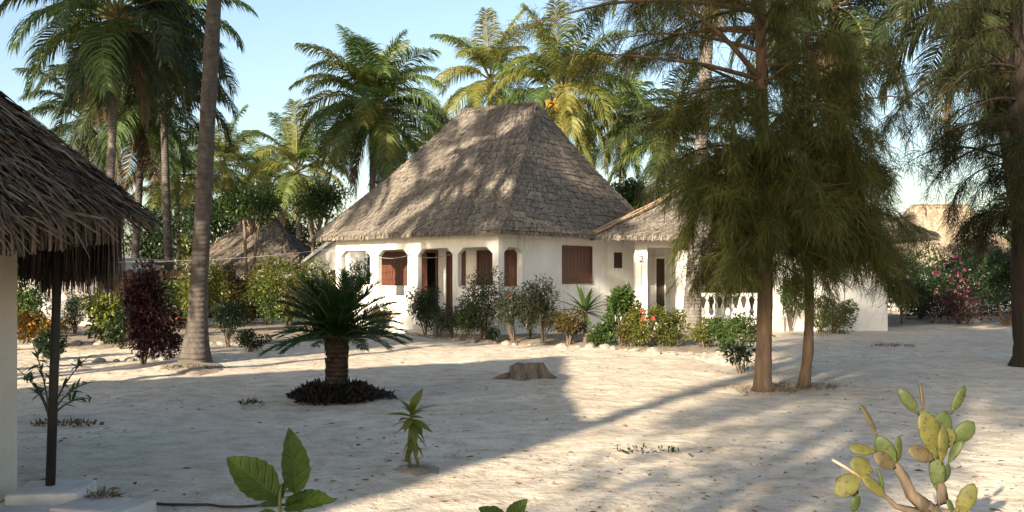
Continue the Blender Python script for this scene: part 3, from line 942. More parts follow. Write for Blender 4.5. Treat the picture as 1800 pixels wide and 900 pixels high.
# ------------------------------------------------------------------ near hut at the left edge
def near_hut():
    h = empty("thatched_hut")
    tag(h, "round thatched hut at the left edge on a black pole", "hut")
    cx, cy, Rr, ze, s = -4.9, 6.45, 2.27, 2.06, 0.86
    tilt = 0.10
    roof = empty("roof", parent=h)
    def cone(ang, r):
        x = cx + r * np.cos(ang)
        y = cy + r * np.sin(ang)
        z = ze + (Rr - r) * s + tilt * (y - cy)
        return np.stack([x, y, z], -1)
    mb = MB()
    n = 40
    vs, fs = [], []
    rings = [Rr * .93, Rr * .8, Rr * .6, Rr * .4, Rr * .2, .05]
    for r in rings:
        for k in range(n):
            vs.append(tuple(cone(np.array(2 * math.pi * k / n), r) - np.array((0, 0, .05))))
    for i in range(len(rings) - 1):
        for k in range(n):
            fs.append((i * n + k, i * n + (k + 1) % n, (i + 1) * n + (k + 1) % n, (i + 1) * n + k))
    m2 = len(vs)
    for p in list(vs):
        vs.append((p[0], p[1], p[2] - .1))
    for i in range(len(rings) - 1):
        for k in range(n):
            fs.append(tuple(m2 + j for j in (i * n + k, (i + 1) * n + k, (i + 1) * n + (k + 1) % n, i * n + (k + 1) % n)))
    for k in range(n):
        fs.append((k, (k + 1) % n, m2 + (k + 1) % n, m2 + k))
    mb.add(vs, fs, True)
    mb.build("roof_core", "interior", roof)
    rg = np.random.default_rng(5)
    layers = 21
    for c in range(layers):
        r_lo = Rr * (1 - c / layers) + 0.10
        nb = int(2 * math.pi * r_lo / 0.0095)
        ang = rg.uniform(0, 2 * math.pi, nb)
        rl = r_lo + rg.normal(0, 0.05, nb) - 0.03 * np.abs(rg.normal(0, 1, nb)) + .03 * np.sin(ang * 9 + c)
        rh = np.maximum(rl - rg.uniform(0.16, 0.36, nb), 0.02)
        da = rg.normal(0, 0.075, nb) * (Rr / np.maximum(r_lo, .6))
        hi = cone(ang + da * .3, rh)
        hi[:, 2] += rg.uniform(-.02, .05, nb)
        lo = cone(ang + da, rl)
        lo[:, 2] += rg.uniform(0.0, .115, nb) - 0.06 * (rg.random(nb) < .25)
        mid = (hi + lo) / 2
        mid[:, 2] += rg.uniform(0.0, .045, nb)
        d = unit(lo - hi)
        t = np.stack([-np.sin(ang), np.cos(ang), np.zeros(nb)], -1)
        roll = rg.normal(0, .45, nb)[:, None]
        side = unit(t * np.cos(roll) + np.array((0, 0, 1.0)) * np.sin(roll))
        w = rg.uniform(.006, .024, nb)[:, None]
        v = np.stack([hi - side * w * .6, hi + side * w * .6, mid - side * w * .6, mid + side * w * .6, lo - side * w * .22, lo + side * w * .22], 1).reshape(-1, 3)
        b = np.arange(nb)[:, None] * 6
        q = np.concatenate([b + np.array([0, 1, 3, 2]), b + np.array([2, 3, 5, 4])], 0)
        link("thatch_layer", fast_mesh("thatch_layer", v, quads=q), "thatch_old", roof)
    # straw valance hanging from the eave, thick on the far side
    nb = 5200
    ang = rg.uniform(-0.9, 2.6, nb)
    r = Rr - rg.uniform(0.12, 0.35, nb)
    top = cone(ang, r)
    top[:, 2] -= .02
    Ls = (top[:, 2] - 1.70) + rg.normal(0, .07, nb) + .05 * np.sin(ang * 14)
    Ls = np.where(ang < 0.15, np.minimum(Ls, 0.25), Ls)
    bot = top - np.stack([rg.normal(0, .02, nb), rg.normal(0, .02, nb), Ls], -1)
    t = np.stack([-np.sin(ang), np.cos(ang), np.zeros(nb)], -1)
    w = rg.uniform(.012, .03, nb)[:, None]
    v = np.stack([top - t * w, top + t * w, bot + t * w * .3, bot - t * w * .3], 1).reshape(-1, 3)
    o = link("straw_valance", fast_mesh("straw_valance", v, quads=np.arange(nb * 4).reshape(nb, 4)), "thatch_old", roof)
    tag(o, kind="stuff")
    # black pole and cream pillar that carry it
    p = XY(95, 7.26)
    MB().tube([(p.x - .03, p.y, .1), (p.x + .0, p.y, 1.0), (p.x + .045, p.y, 2.3)], [.036, .034, .03], 10, jit=.05).build("pole", "pole_black", h)
    q = XY(-20, 7.35)
    MB().box((q.x - .05, q.y, 1.15), (.36, .36, 2.3)).build("pillar", "cream", h, .01)
    return h
near_hut()

def slab(name, px, py, Y, size, rz, label, z0=0.0, mat="slab", cat="slab"):
    p = XY(px, Y)
    me = MB().box((0, 0, size[2] / 2), size)
    o = me.build(name, mat, None, 0.018)
    o.location = (p.x, p.y, z0)
    o.rotation_euler = (0, 0, rz)
    tag(o, label, cat)
    return o
slab("pole_footing", 92, 850, 7.2, (.50, .5, .16), R(8), "white concrete footing block under the black pole", -.03, "white_dirty", "footing")
slab("paving_block", 45, 890, 6.5, (.62, .4, .14), R(-6), "cream paving block in the bottom left corner", -.03)
slab("paving_block", 182, 880, 6.68, (.56, .42, .16), R(-14), "cream paving block with a dry tuft on its rear edge", -.03)

# ------------------------------------------------------------------ far buildings on the left and right
def far_hut():
    h = empty("far_hut")
    tag(h, "small dark thatched hut far behind the leaning palm", "hut")
    Y = 46.0
    xl, xr = XY(352, Y).x, XY(562, Y).x
    cx = XY(450, Y).x
    hip_roof(h, [(xl, Y - 2.8), (xr, Y - 2.8), (xr, Y + 3), (xl, Y + 3)], [(cx - .5, Y + .2), (cx + .9, Y + .2)], 2.15, (4.35, 4.35), 16, .09, .09, .5, "thatch_shaded", 71, sag=.12, lift=.06, thick=.18)
    fw = lambda p: Vector((p.x, Y - 2.2 + p.y, p.z))
    mb = MB()
    chamfer_opening_wall(mb, fw, xl + .6, xr - .6, -.1, 2.15, [(XY(402, Y).x, XY(438, Y).x, 1.0, 1.9, 0)], 0, .2)
    mb.build("wall", "white", h)
    shutter(h, fw, XY(402, Y).x, XY(438, Y).x, 1.0, 1.9, .03, mat="wood_dark", leaves=2)
    MB().box((xl + .7, Y + .2, 1.02), (.2, 4.4, 2.2)).build("wall", "white", h)
    MB().box((xr - .7, Y + .2, 1.02), (.2, 4.4, 2.2)).build("wall", "white", h)
far_hut()

def white_house():
    h = empty("white_house")
    tag(h, "small white house with grey door in the gap left of the main bungalow", "house")
    Y = 41.0
    x0, x1 = XY(540, Y).x, XY(640, Y).x
    fw = lambda p: Vector((p.x, Y + p.y, p.z))
    d0, d1 = XY(577, Y).x, XY(590, Y).x
    mb = MB()
    chamfer_opening_wall(mb, fw, x0, x1, -.1, 2.3, [(d0, d1, 0, 1.95, 0)], 0, .2)
    mb.prism([(x0 + .002, 2.3), (x1, 2.3), (x1, 3.9), (x0 + 1.6, 3.5)], .002, .198, fw)
    mb.build("wall", "white", h)
    MB().prism([(d0, 0), (d1, 0), (d1, 1.95), (d0, 1.95)], .06, .1, fw).build("door", "wood_dark", h)
    MB().prism([(x0 - .2, 2.2), (x0 - .2, 2.32), (x0 + 1.55, 3.66), (x1 + .1, 4.06), (x1 + .1, 3.92), (x0 + 1.6, 3.52)], -.3, 4.0, fw).build("roof", "white_dirty", h)
    MB().box((x0 + .1, Y + 2, 1.1), (.198, 3.6, 2.4)).build("wall", "white", h)
white_house()

def left_house():
    h = empty("white_annex")
    tag(h, "plain white house wall seen below the hut's straw fringe", "house")
    Y = 33.0
    x0, x1 = XY(-140, Y).x, XY(200, Y).x
    fw = lambda p: Vector((p.x, Y + p.y, p.z))
    mb = MB()
    chamfer_opening_wall(mb, fw, x0, x1, -.1, 2.2, [(XY(70, Y).x, XY(98, Y).x, 1.25, 2.0, 0)], 0, .2)
    mb.build("wall", "white", h)
    shutter(h, fw, XY(70, Y).x, XY(98, Y).x, 1.25, 2.0, .03, mat="wood_dark", leaves=2)
    MB().box((x1 - .1, Y + 2.2, 1.05), (.198, 3.99, 2.3)).build("wall", "white", h)
    MB().box(((x0 + x1) / 2, Y + 2.1, 2.265), (x1 - x0 + .3, 4.6, .12)).build("flat_roof", "white_dirty", h)
left_house()

def right_house():
    h = empty("tan_roofed_house")
    tag(h, "far house with pale tan thatch roof above the bougainvillea", "house")
    Y = 44.0
    x0, x1 = XY(1610, Y).x, XY(1810, Y).x
    hip_roof(h, [(x0, Y), (x1, Y), (x1, Y + 7), (x0, Y + 7)], [(x0 + 1.2, Y + 3.4), (x1 - 1.2, Y + 3.4)], 2.3, (5.1, 5.1), 16, .15, .15, .6, "thatch_tan", 91, sag=.08, lift=.05, thick=.2)
    MB().box(((x0 + x1) / 2, Y + 3.5, 1.1), (x1 - x0 - 1.2, 5.6, 2.5)).build("wall", "white", h)
right_house()

def shade_house():
    """the photographer's own bungalow, left of and behind the camera; its roof shades the foreground"""
    h = empty("shading_bungalow")
    tag(h, "thatched bungalow left of the camera that shades the near sand", "bungalow")
    pts = [(-8.5, -4.84), (-4.0, 2.95), (-11.36, 7.2), (-15.9, -0.6)]
    hip_roof(h, pts, [(-10.3, .5), (-9.5, 1.9)], 3.2, (7.2, 7.2), 8, .3, .3, .9, "thatch", 131, sag=.1, thick=.2)
    MB().box((-9.94, 1.18, 1.5), (6.6, 7.0, 3.3), rz=R(-30)).build("wall", "white", h)
shade_house()

# ------------------------------------------------------------------ woven fence on the left
def fence(x0, x1, Y0, Y1, top, label):
    f = empty("woven_fence")
    tag(f, label, "fence")
    a, b = Vector((x0, Y0, 0)), Vector((x1, Y1, 0))
    L = (b - a).length
    d = (b - a).normalized()
    npan = max(1, round(L / 1.8))
    for k in range(npan):
        p0, p1 = a + d * (L * k / npan), a + d * (L * (k + 1) / npan)
        rg = np.random.default_rng(300 + k)
        n = 70
        u = (np.arange(n) + rg.uniform(-.4, .4, n)) / n
        base = np.array(p0)[None, :] + np.outer(u, np.array(p1 - p0))
        t = base.copy()
        t[:, 2] = top + rg.normal(0, .022, n)
        t[:, :2] += rg.normal(0, .02, (n, 2))
        side = np.array(d)
        w = 0.034
        off = np.array((0, -1.0, 0)) * rg.uniform(0, .03, n)[:, None]
        v = np.stack([base - side * w + off, base + side * w + off, t + side * w + off, t - side * w + off], 1).reshape(-1, 3)
        pan = link("reed_panel", fast_mesh("reed_panel", v, quads=np.arange(n * 4).reshape(n, 4)), "fence", f)
        tag(pan, kind="stuff")
        for z in (.35, top * .55, top - .25):
            MB().tube([p0 + Vector((0, -.05, z)), (p0 + p1) / 2 + Vector((0, -.05, z + .02)), p1 + Vector((0, -.05, z))], .022, 6).build("batten", "fence", f)
    for k in range(npan + 1):
        p0 = a + d * (L * k / npan)
        MB().tube([p0 + Vector((0, .05, -.1)), p0 + Vector((0, .05, top + .06))], .05, 7).build("post", "wood_dark", f)
fence(XY(196, 29).x, XY(330, 30).x, 29, 30, 1.86, "dark woven reed fence behind the dark red bush")
fence(XY(335, 39).x, XY(585, 39).x, 39, 39, 1.55, "low dark reed fence before the far thatched hut")

# ------------------------------------------------------------------ palms
def frond_mesh(elev, droop, seed, pairs=96, lw=0.0125, droopleaf=0.75, mat="frond"):
    """unit-length coconut frond leaving the origin along +X: stalk and drooping leaflets"""
    rg = np.random.default_rng(seed)
    ns = 16
    s = np.linspace(0, 1, ns)
    ang = R(elev) - R(droop) * s ** 1.35
    dx, dz = np.cos(ang), np.sin(ang)
    step = 1.0 / (ns - 1)
    x = np.concatenate([[0], np.cumsum((dx[1:] + dx[:-1]) / 2 * step)])
    z = np.concatenate([[0], np.cumsum((dz[1:] + dz[:-1]) / 2 * step)])
    bend = rg.normal(0, .06) * s ** 2
    path = np.stack([x, bend, z], -1)
    mb = MB()
    mb.tube([tuple(p) for p in path[::3]], list(np.linspace(.011, .002, len(path[::3]))), 4, cap=False)
    V_, Q_ = [np.array(mb.v)], []
    nq0 = len(mb.v)
    sv = np.concatenate([np.linspace(.17, .985, pairs)] * 2) + rg.uniform(-.006, .006, pairs * 2)
    side = np.concatenate([np.ones(pairs), -np.ones(pairs)])
    p = np.stack([np.interp(sv, s, path[:, k]) for k in range(3)], -1)
    an = np.interp(sv, s, ang)
    T = np.stack([np.cos(an), np.zeros_like(an), np.sin(an)], -1)
    N = np.stack([-np.sin(an), np.zeros_like(an), np.cos(an)], -1)
    S = np.stack([np.zeros_like(an), side, np.zeros_like(an)], -1)
    L = .30 * np.clip(np.sin(np.pi * (.12 + .80 * sv)), .12, 1) ** .75 * rg.uniform(.8, 1.12, len(sv))
    fw = .45 + .5 * sv ** 2
    d1 = unit(S * rg.uniform(.75, 1.0, (len(sv), 1)) + T * fw[:, None] + N * rg.uniform(.05, .4, (len(sv), 1)))
    g = np.array((0, 0, -1.0))
    d2 = unit(d1 + g * (droopleaf * rg.uniform(.5, 1.3, len(sv)))[:, None])
    d3 = unit(d2 + g * (droopleaf * 1.2 * rg.uniform(.5, 1.3, len(sv)))[:, None])
    a = p
    b = a + d1 * (L * .34)[:, None]
    c = b + d2 * (L * .36)[:, None]
    e = c + d3 * (L * .34)[:, None]
    wv = unit(T * .9 + N * rg.normal(0, .35, (len(sv), 1)))
    w = (lw * rg.uniform(.75, 1.2, len(sv)))[:, None]
    v = np.stack([a - wv * w * .35, a + wv * w * .35, b - wv * w * .5, b + wv * w * .5, c - wv * w * .4, c + wv * w * .4, e], 1).reshape(-1, 3)
    o = np.arange(len(sv))[:, None] * 7 + nq0
    quads = np.concatenate([np.array(mb.f), np.concatenate([o + np.array([0, 1, 3, 2]), o + np.array([2, 3, 5, 4])], 0)], 0)
    tris = o + np.array([4, 5, 6])
    me = fast_mesh("frond", np.concatenate([V_[0], v]), quads=quads, tris=tris)
    me.materials.append(M[mat])
    me.materials.append(M["rachis"])
    mi = np.zeros(len(quads) + len(tris), dtype=np.int32)
    mi[:len(mb.f)] = 1
    me.polygons.foreach_set("material_index", mi)
    return me

FSPEC = [(82, 35), (68, 70), (52, 95), (34, 105), (14, 95), (-12, 75), (-42, 45), (-68, 22)]
FR = {}
def fronds(mat):
    if mat not in FR:
        FR[mat] = [[frond_mesh(e, d, 1000 + 17 * i + 7 * j + hash_s(mat), mat=mat, droopleaf=.55 + .5 * (i / 7)) for j in range(3)] for i, (e, d) in enumerate(FSPEC)]
    return FR[mat]
def hash_s(s):
    return sum(ord(c) * (i + 1) for i, c in enumerate(s)) % 500

NUT = MB().lathe((0, 0, 0), [(.004, -.15), (.07, -.12), (.105, -.05), (.11, .02), (.09, .09), (.05, .14), (.004, .155)], 10).mesh("coconut")

def palm(label, base, top, r0, r1, flen, n=24, mats=("frond", "frond", "frond_yellow"), bark="palm_bark", nuts=0, dry=2, lo=-70, hi=84, seed=0, bow=0.25, name="coconut_palm", group="coconut palms", skip=None, flare=1.5):
    rg = random.Random(seed)
    n = int(n * 1.35)
    base, top = Vector(base), Vector(top)
    t = empty(name, base)
    tag(t, label, "palm", group)
    rel = top - base
    side = Vector((rel.y, -rel.x, 0))
    if side.length < 1e-3: side = Vector((1, 0, 0))
    pts, rad = [], []
    n_s = max(14, int(rel.length / .35))
    for i in range(n_s + 1):
        u = i / n_s
        p = Vector((rel.x * (u + bow * math.sin(math.pi * u) * 0.35), rel.y * u, rel.z * u - .08 * (1 - u)))
        pts.append(p)
        fl = (flare - 1) * math.exp(-u * rel.length / .45)
        rad.append((r0 + (r1 - r0) * u ** .8) * (1 + fl) * (1 + rg.uniform(-.035, .035)))
    MB().tube(pts, rad, 14, jit=.02).build("trunk", bark, t)
    crown = empty("crown", rel, parent=t)
    # fibrous head
    MB().tube([(0, 0, -.5), (0, 0, -.1), (0, 0, .35)], [r1 * 1.15, r1 * 1.7, r1 * .6], 9, jit=.12).build("crown_shaft", "frond_dry", crown)
    for k in range(n):
        u = (k + .5) / n
        el = hi + (lo - hi) * u ** 1.2 + rg.uniform(-9, 9)
        i = min(range(len(FSPEC)), key=lambda q: abs(FSPEC[q][0] - el))
        mt = rg.choice(mats)
        if k >= n - dry: mt = "frond_dry"
        az = k * 2.399963 + rg.uniform(-.25, .25)
        if skip and skip(az % (2 * math.pi)): continue
        o = link("frond", fronds(mt)[i][rg.randrange(3)], None, crown)
        L = flen * rg.uniform(.92, 1.16) * (1.0 if el > -30 else .88)
        o.scale = (L, L, L)
        o.rotation_euler = (rg.uniform(-.18, .18), R(FSPEC[i][0] - el) * .5, az)
        o.location = (math.cos(az) * r1 * .7, math.sin(az) * r1 * .7, .18 * math.sin(R(el)))
    for k in range(nuts):
        o = link("coconut", NUT, "coconut", crown)
        az = R(-90) + rg.uniform(-1.5, 1.5)
        rr = rg.uniform(.45, .85)
        o.location = (math.cos(az) * rr, math.sin(az) * rr, -.38 + rg.uniform(-.28, .18))
        o.rotation_euler = (rg.uniform(-.5, .5), rg.uniform(-.5, .5), az)
        s = rg.uniform(1.2, 1.65)
        o.scale = (s, s, s)
    return t

def palm_px(label, px, py, Y, flen, base_px=None, **kw):
    c = P(px, py, Y)
    b = XY(base_px if base_px is not None else px, Y)
    return palm(label, (b.x, b.y, 0), tuple(c), kw.pop("r0", .17), kw.pop("r1", .12), flen, **kw)

# leaning palm in the left foreground: crown above the frame
b = G(343, 640)
palm("grey leaning coconut trunk rising out of the frame left of the cycad", (b.x, b.y, 0), (b.x + .62, b.y, 11.2), .172, .125, 3.9, n=9, seed=1, bow=-.1, flare=2.2, bark="palm_bark_dark")
palm_px("tall coconut palm with sunlit pale trunk above the near hut", 206, 34, 32, 3.8, 180, n=28, mats=("frond_dark", "frond_dark", "frond"), seed=2, dry=3, lo=-78, bow=.1)
palm_px("drooping dark coconut palm just right of the sunlit pale trunk", 252, 160, 39, 3.9, 230, n=28, mats=("frond_dark", "frond_dark", "frond"), bark="palm_bark_dark", seed=3, dry=4, lo=-82)
palm_px("second crown of dark fronds between the pale trunk and the leaning trunk", 285, 55, 37, 3.4, 300, n=22, mats=("frond_dark", "frond"), bark="palm_bark_dark", seed=33, dry=2, lo=-70)
palm_px("small bright coconut palm just right of the leaning trunk", 393, 292, 58, 3.5, 395, n=20, mats=("frond", "frond_yellow"), seed=4, dry=2)
palm_px("yellowish coconut palm half hidden left of the leaning trunk", 312, 318, 52, 3.3, 312, n=20, mats=("frond_yellow", "frond"), seed=5, dry=2)
palm_px("coconut palm with arching fronds beyond the small far hut", 522, 305, 56, 3.6, 530, n=20, seed=6, dry=2)
palm_px("distant palm crown low between the far hut and the nut palm", 470, 330, 66, 3.4, 470, n=18, seed=16, dry=2)
palm_px("distant palm crown peeping out left of the main roof", 768, 262, 60, 3.4, 770, n=18, seed=17, dry=2)
palm_px("distant dark palm crown right of the orange-nut palm", 1092, 215, 54, 3.6, 1095, n=20, mats=("frond_dark", "frond"), seed=18, dry=2)
palm_px("dark palm crown half hidden behind the drooping dark palm", 150, 215, 47, 3.6, 160, n=20, mats=("frond_dark",), bark="palm_bark_dark", seed=19, dry=3)
palm_px("big coconut palm laden with yellow nuts left of the main roof", 657, 195, 42, 3.75, 650, n=36, nuts=22, mats=("frond", "frond", "frond_yellow", "frond_yellow"), seed=8, dry=3, lo=-78, bow=.05)
palm_px("pale coconut palm behind the left end of the main ridge", 862, 142, 50, 3.5, 866, n=20, mats=("frond_yellow", "frond"), seed=9, dry=2, nuts=6)
palm_px("coconut palm with orange nuts behind the right end of the main ridge", 988, 168, 41, 3.4, 1000, n=26, mats=("frond", "frond_yellow"), seed=10, nuts=12, dry=1)
palm_px("dark coconut palm behind the roofs' gap, under the feathery branches", 1178, 250, 40, 3.2, 1190, n=20, mats=("frond_dark", "frond"), seed=12, dry=3, lo=-70)
b = XY(1214, 27.6)
palm("grey coconut trunk standing before the porch pillars of the second bungalow", (b.x, b.y, 0), (b.x + .62, b.y, 11.5), .25, .15, 3.6, n=22, mats=("frond_dark", "frond"), seed=13, bow=.05)
palm_px("large dark palm crown hanging behind the feathery trees", 1465, 15, 41, 5.0, 1450, n=28, r0=.2, r1=.16, mats=("frond_dark",), bark="palm_bark_dark", seed=14, dry=4, lo=-80)
palm_px("dark palm crown at the right edge with hanging fronds", 1735, -20, 25, 3.6, 1830, n=24, mats=("frond_dark",), bark="palm_bark_dark", seed=15, dry=4, lo=-82)

# palms standing behind and beside the camera: their shadows fall across the sand and the roofs
SH = "palms outside the view that shade the yard"
palm("coconut palm behind the camera, trunk shadow across the sand", (-5.4, -5.2, 0), (-5.0, -5.2, 10.6), .2, .14, 3.6, n=22, seed=21, group=SH)
palm("coconut palm behind the camera, farther to the left", (-10.6, -8.4, 0), (-10.2, -8.4, 15.4), .2, .14, 3.8, n=22, seed=22, group=SH)
palm("coconut palm behind the camera, the farthest back", (-6.4, -13.0, 0), (-5.6, -12.6, 15.2), .2, .14, 3.8, n=22, seed=23, group=SH)
palm("coconut palm behind the camera, second from the yard's back edge", (-9.9, -12.0, 0), (-9.5, -12.0, 12.0), .2, .14, 3.8, n=15, seed=30, group=SH)
palm("coconut palm behind the camera, between two taller ones", (-7.4, -9.6, 0), (-7.0, -9.6, 11.6), .2, .14, 3.7, n=14, seed=31, group=SH)
palm("coconut palm just outside the left edge, above the leaning trunk's base", (-10.1, 15.8, 0), (-9.7, 16.0, 11.0), .2, .14, 3.6, n=5, seed=27, group=SH)
palm("coconut palm outside the left edge, beside the near hut", (-11.5, 10.5, 0), (-11.2, 10.5, 11.4), .2, .14, 4.0, n=11, seed=24, group=SH)
palm("coconut palm outside the left edge, nearest the camera side", (-10.9, 8.3, 0), (-10.4, 8.3, 10.0), .2, .14, 3.8, n=12, seed=29, group=SH)
palm("tall coconut palm outside the left edge, behind the near hut", (-15.5, 15.5, 0), (-15.2, 15.5, 13.2), .2, .14, 4.0, n=26, seed=25, group=SH)
palm("coconut palm far outside the left edge", (-19, 19.5, 0), (-18.6, 19.5, 14.2), .2, .14, 4.2, n=28, seed=26, group=SH)

# ------------------------------------------------------------------ casuarinas
def needle_arrays(starts, dirs, n_per, length, width, rg, spread=.8, grav=.42):
    """thin drooping needles from each start point"""
    k = len(starts)
    s = np.repeat(starts, n_per, 0) + rg.normal(0, .02, (k * n_per, 3))
    d = np.repeat(dirs, n_per, 0)
    d1 = unit(d + rg.normal(0, spread, (k * n_per, 3)) + np.array((0, 0, -.15)))
    d2 = unit(d1 + np.array((0, 0, -1.0)) * rg.uniform(.5, 1.5, (k * n_per, 1)) * grav)
    d3 = unit(d2 + np.array((0, 0, -1.0)) * grav)
    L = length * rg.uniform(.55, 1.25, (k * n_per, 1))
    a, b = s, s + d1 * L * .35
    c = b + d2 * L * .35
    e = c + d3 * L * .3
    wv = unit(np.cross(d2, rg.normal(size=(k * n_per, 3))))
    w = width * rg.uniform(.7, 1.3, (k * n_per, 1))
    v = np.stack([a - wv * w * .4, a + wv * w * .4, b - wv * w * .5, b + wv * w * .5, c - wv * w * .4, c + wv * w * .4, e], 1)
    return v.reshape(-1, 3)

def needles_mesh(name, v):
    n = len(v) // 7
    o = np.arange(n)[:, None] * 7
    return fast_mesh(name, v, quads=np.concatenate([o + np.array([0, 1, 3, 2]), o + np.array([2, 3, 5, 4])], 0), tris=o + np.array([4, 5, 6]))

def casuarina(label, trunk_pts, trunk_r, branches, seed, bark="cas_bark", leaf="needle", nper=52, nlen=.27, group="feathery casuarina trees", sub=10, width=.0062):
    """branches: (z on trunk, azimuth in degrees, length, start elevation, droop in degrees, density)"""
    rg = np.random.default_rng(seed)
    t = empty("casuarina_tree", (trunk_pts[0][0], trunk_pts[0][1], 0))
    tag(t, label, "tree", group)
    o0 = np.array((trunk_pts[0][0], trunk_pts[0][1], 0.0))
    tp = np.array(trunk_pts, dtype=float) - o0
    zz = tp[:, 2]
    fine_z = np.concatenate([np.linspace(zz[0], zz[0] + .6, 6), np.linspace(zz[0] + .6, zz[-1], 22)[1:]])
    pts = [(np.interp(z, zz, tp[:, 0]), np.interp(z, zz, tp[:, 1]), z) for z in fine_z]
    rad = [np.interp(z, [zz[0], zz[-1]], trunk_r) * (1 + .5 * math.exp(-(z - zz[0]) / .14)) * rg.uniform(.95, 1.06) for z in fine_z]
    MB().tube(pts, rad, 12, jit=.04).build("trunk", bark, t)
    crown = empty("crown", parent=t)
    for bi, (z, az, L, el, dr, dens) in enumerate(branches):
        p0 = np.array((np.interp(z, zz, tp[:, 0]), np.interp(z, zz, tp[:, 1]), z))
        ns = 12
        path = [p0]
        a = R(az)
        for i in range(ns):
            s = (i + .5) / ns
            e = R(el) - R(dr) * s ** 1.3
            a += rg.normal(0, .07)
            path.append(path[-1] + np.array((math.cos(a) * math.cos(e), math.sin(a) * math.cos(e), math.sin(e))) * L / ns)
        path = np.array(path)
        br = MB().tube([tuple(p) for p in path], list(np.linspace(.012 + .010 * L, .003, ns + 1)), 5, cap=False)
        starts, dirs = [], []
        nb = max(3, int(sub * L * dens))
        for k in range(nb):
            s = rg.uniform(.22, 1.0)
            i = min(ns - 1, int(s * ns))
            q = path[i] + (path[i + 1] - path[i]) * (s * ns - i)
            td = unit(path[i + 1] - path[i])
            d = unit(td * .9 + rg.normal(0, .55, 3))
            bl = rg.uniform(.25, .62)
            sp = [q]
            m = 7
            for j in range(m):
                d = unit(d + np.array((0, 0, -.17)))
                sp.append(sp[-1] + d * bl / m)
                starts.append(sp[-1])
                dirs.append(d)
            br.tube([tuple(x) for x in sp[::3]], [.004, .003, .0015], 3, cap=False)
        bo = br.build("branch", bark, crown)
        st, dd = np.array(starts), np.array(dirs)
        v = needle_arrays(st, dd, max(2, int(nper / 7 * dens)), nlen, width, rg)
        fo = link("needle_spray", needles_mesh("needle_spray", v), leaf, bo)
        fo["kind"] = "stuff"
    return t

rr = random.Random(31)
def fan(n, z0, z1, az0, az1, l0, l1, el0=5, el1=35, d0=45, d1=95, dens=1.0):
    return [(rr.uniform(z0, z1), rr.uniform(az0, az1), rr.uniform(l0, l1), rr.uniform(el0, el1), rr.uniform(d0, d1), dens * rr.uniform(.75, 1.2)) for _ in range(n)]

b1 = G(1340, 688)
br1 = (fan(40, 2.2, 4.6, 0, 360, .7, 1.7, -5, 40, 20, 85, 1.1) + fan(16, 2.2, 4.4, 140, 290, 1.0, 1.9, -5, 35, 25, 90, 1.1) + fan(14, 2.2, 3.4, 150, 340, .7, 1.5, 0, 30, 60, 110, 1.1)
       + fan(18, 4.3, 6.6, 120, 250, 1.9, 3.9, 0, 28, 10, 50, .7) + fan(26, 4.2, 7.6, 0, 360, .7, 2.1, 0, 40, 20, 75, .8) + fan(10, 1.9, 2.7, 160, 350, .4, 1.2, -15, 15, 30, 80, 1.1))
casuarina("feathery casuarina with straight reddish trunk, left of the two in the sand", [(b1.x, b1.y, -.05), (b1.x + .03, b1.y, 1.0), (b1.x + .06, b1.y, 2.2), (b1.x - .0, b1.y, 4.0), (b1.x - .06, b1.y, 8.0)], (.125, .05), br1, 51)
b2 = G(1412, 682)
br2 = (fan(34, 1.9, 3.8, -80, 130, .6, 1.7, -5, 45, 25, 90, 1.15) + fan(14, 2.0, 3.4, -70, 90, .8, 1.6, 5, 40, 70, 115, 1.1) + fan(16, 2.0, 3.9, 180, 360, .6, 1.5, 0, 40, 30, 100, 1.1) + fan(14, 3.4, 5.2, -90, 120, .8, 1.7, 10, 40, 20, 80, .95))
casuarina("feathery casuarina with thin curved orange trunk, right of its neighbour", [(b2.x, b2.y, -.05), (b2.x + .07, b2.y, .5), (b2.x + .10, b2.y, 1.3), (b2.x + .06, b2.y + .05, 2.4), (b2.x + .12, b2.y, 3.6), (b2.x + .05, b2.y, 5.4)], (.085, .03), br2, 52)
b3 = G(1812, 643)
br3 = (fan(13, 3.2, 5.6, 140, 235, 1.5, 3.0, 0, 30, 45, 110, .7) + fan(12, 5.2, 7.6, 130, 240, 1.6, 3.2, 0, 30, 30, 80, .6) + fan(10, 2.4, 4.2, 100, 250, .8, 1.7, 0, 25, 60, 110, .9) + fan(5, 4, 7, 0, 360, 1, 1.8, 0, 30, 40, 90, .7) + fan(16, 3.6, 8.2, 90, 290, .8, 2.0, 0, 35, 30, 90, 1.0))
casuarina("dark casuarina with thick trunk at the right edge, branches hanging left", [(b3.x, b3.y, -.05), (b3.x - .05, b3.y, 1.5), (b3.x - .12, b3.y, 4.0), (b3.x - .18, b3.y, 9.0)], (.29, .20), br3, 53, bark="cas_bark_shaded", leaf="needle_shaded", nper=58, nlen=.32, width=.0075)

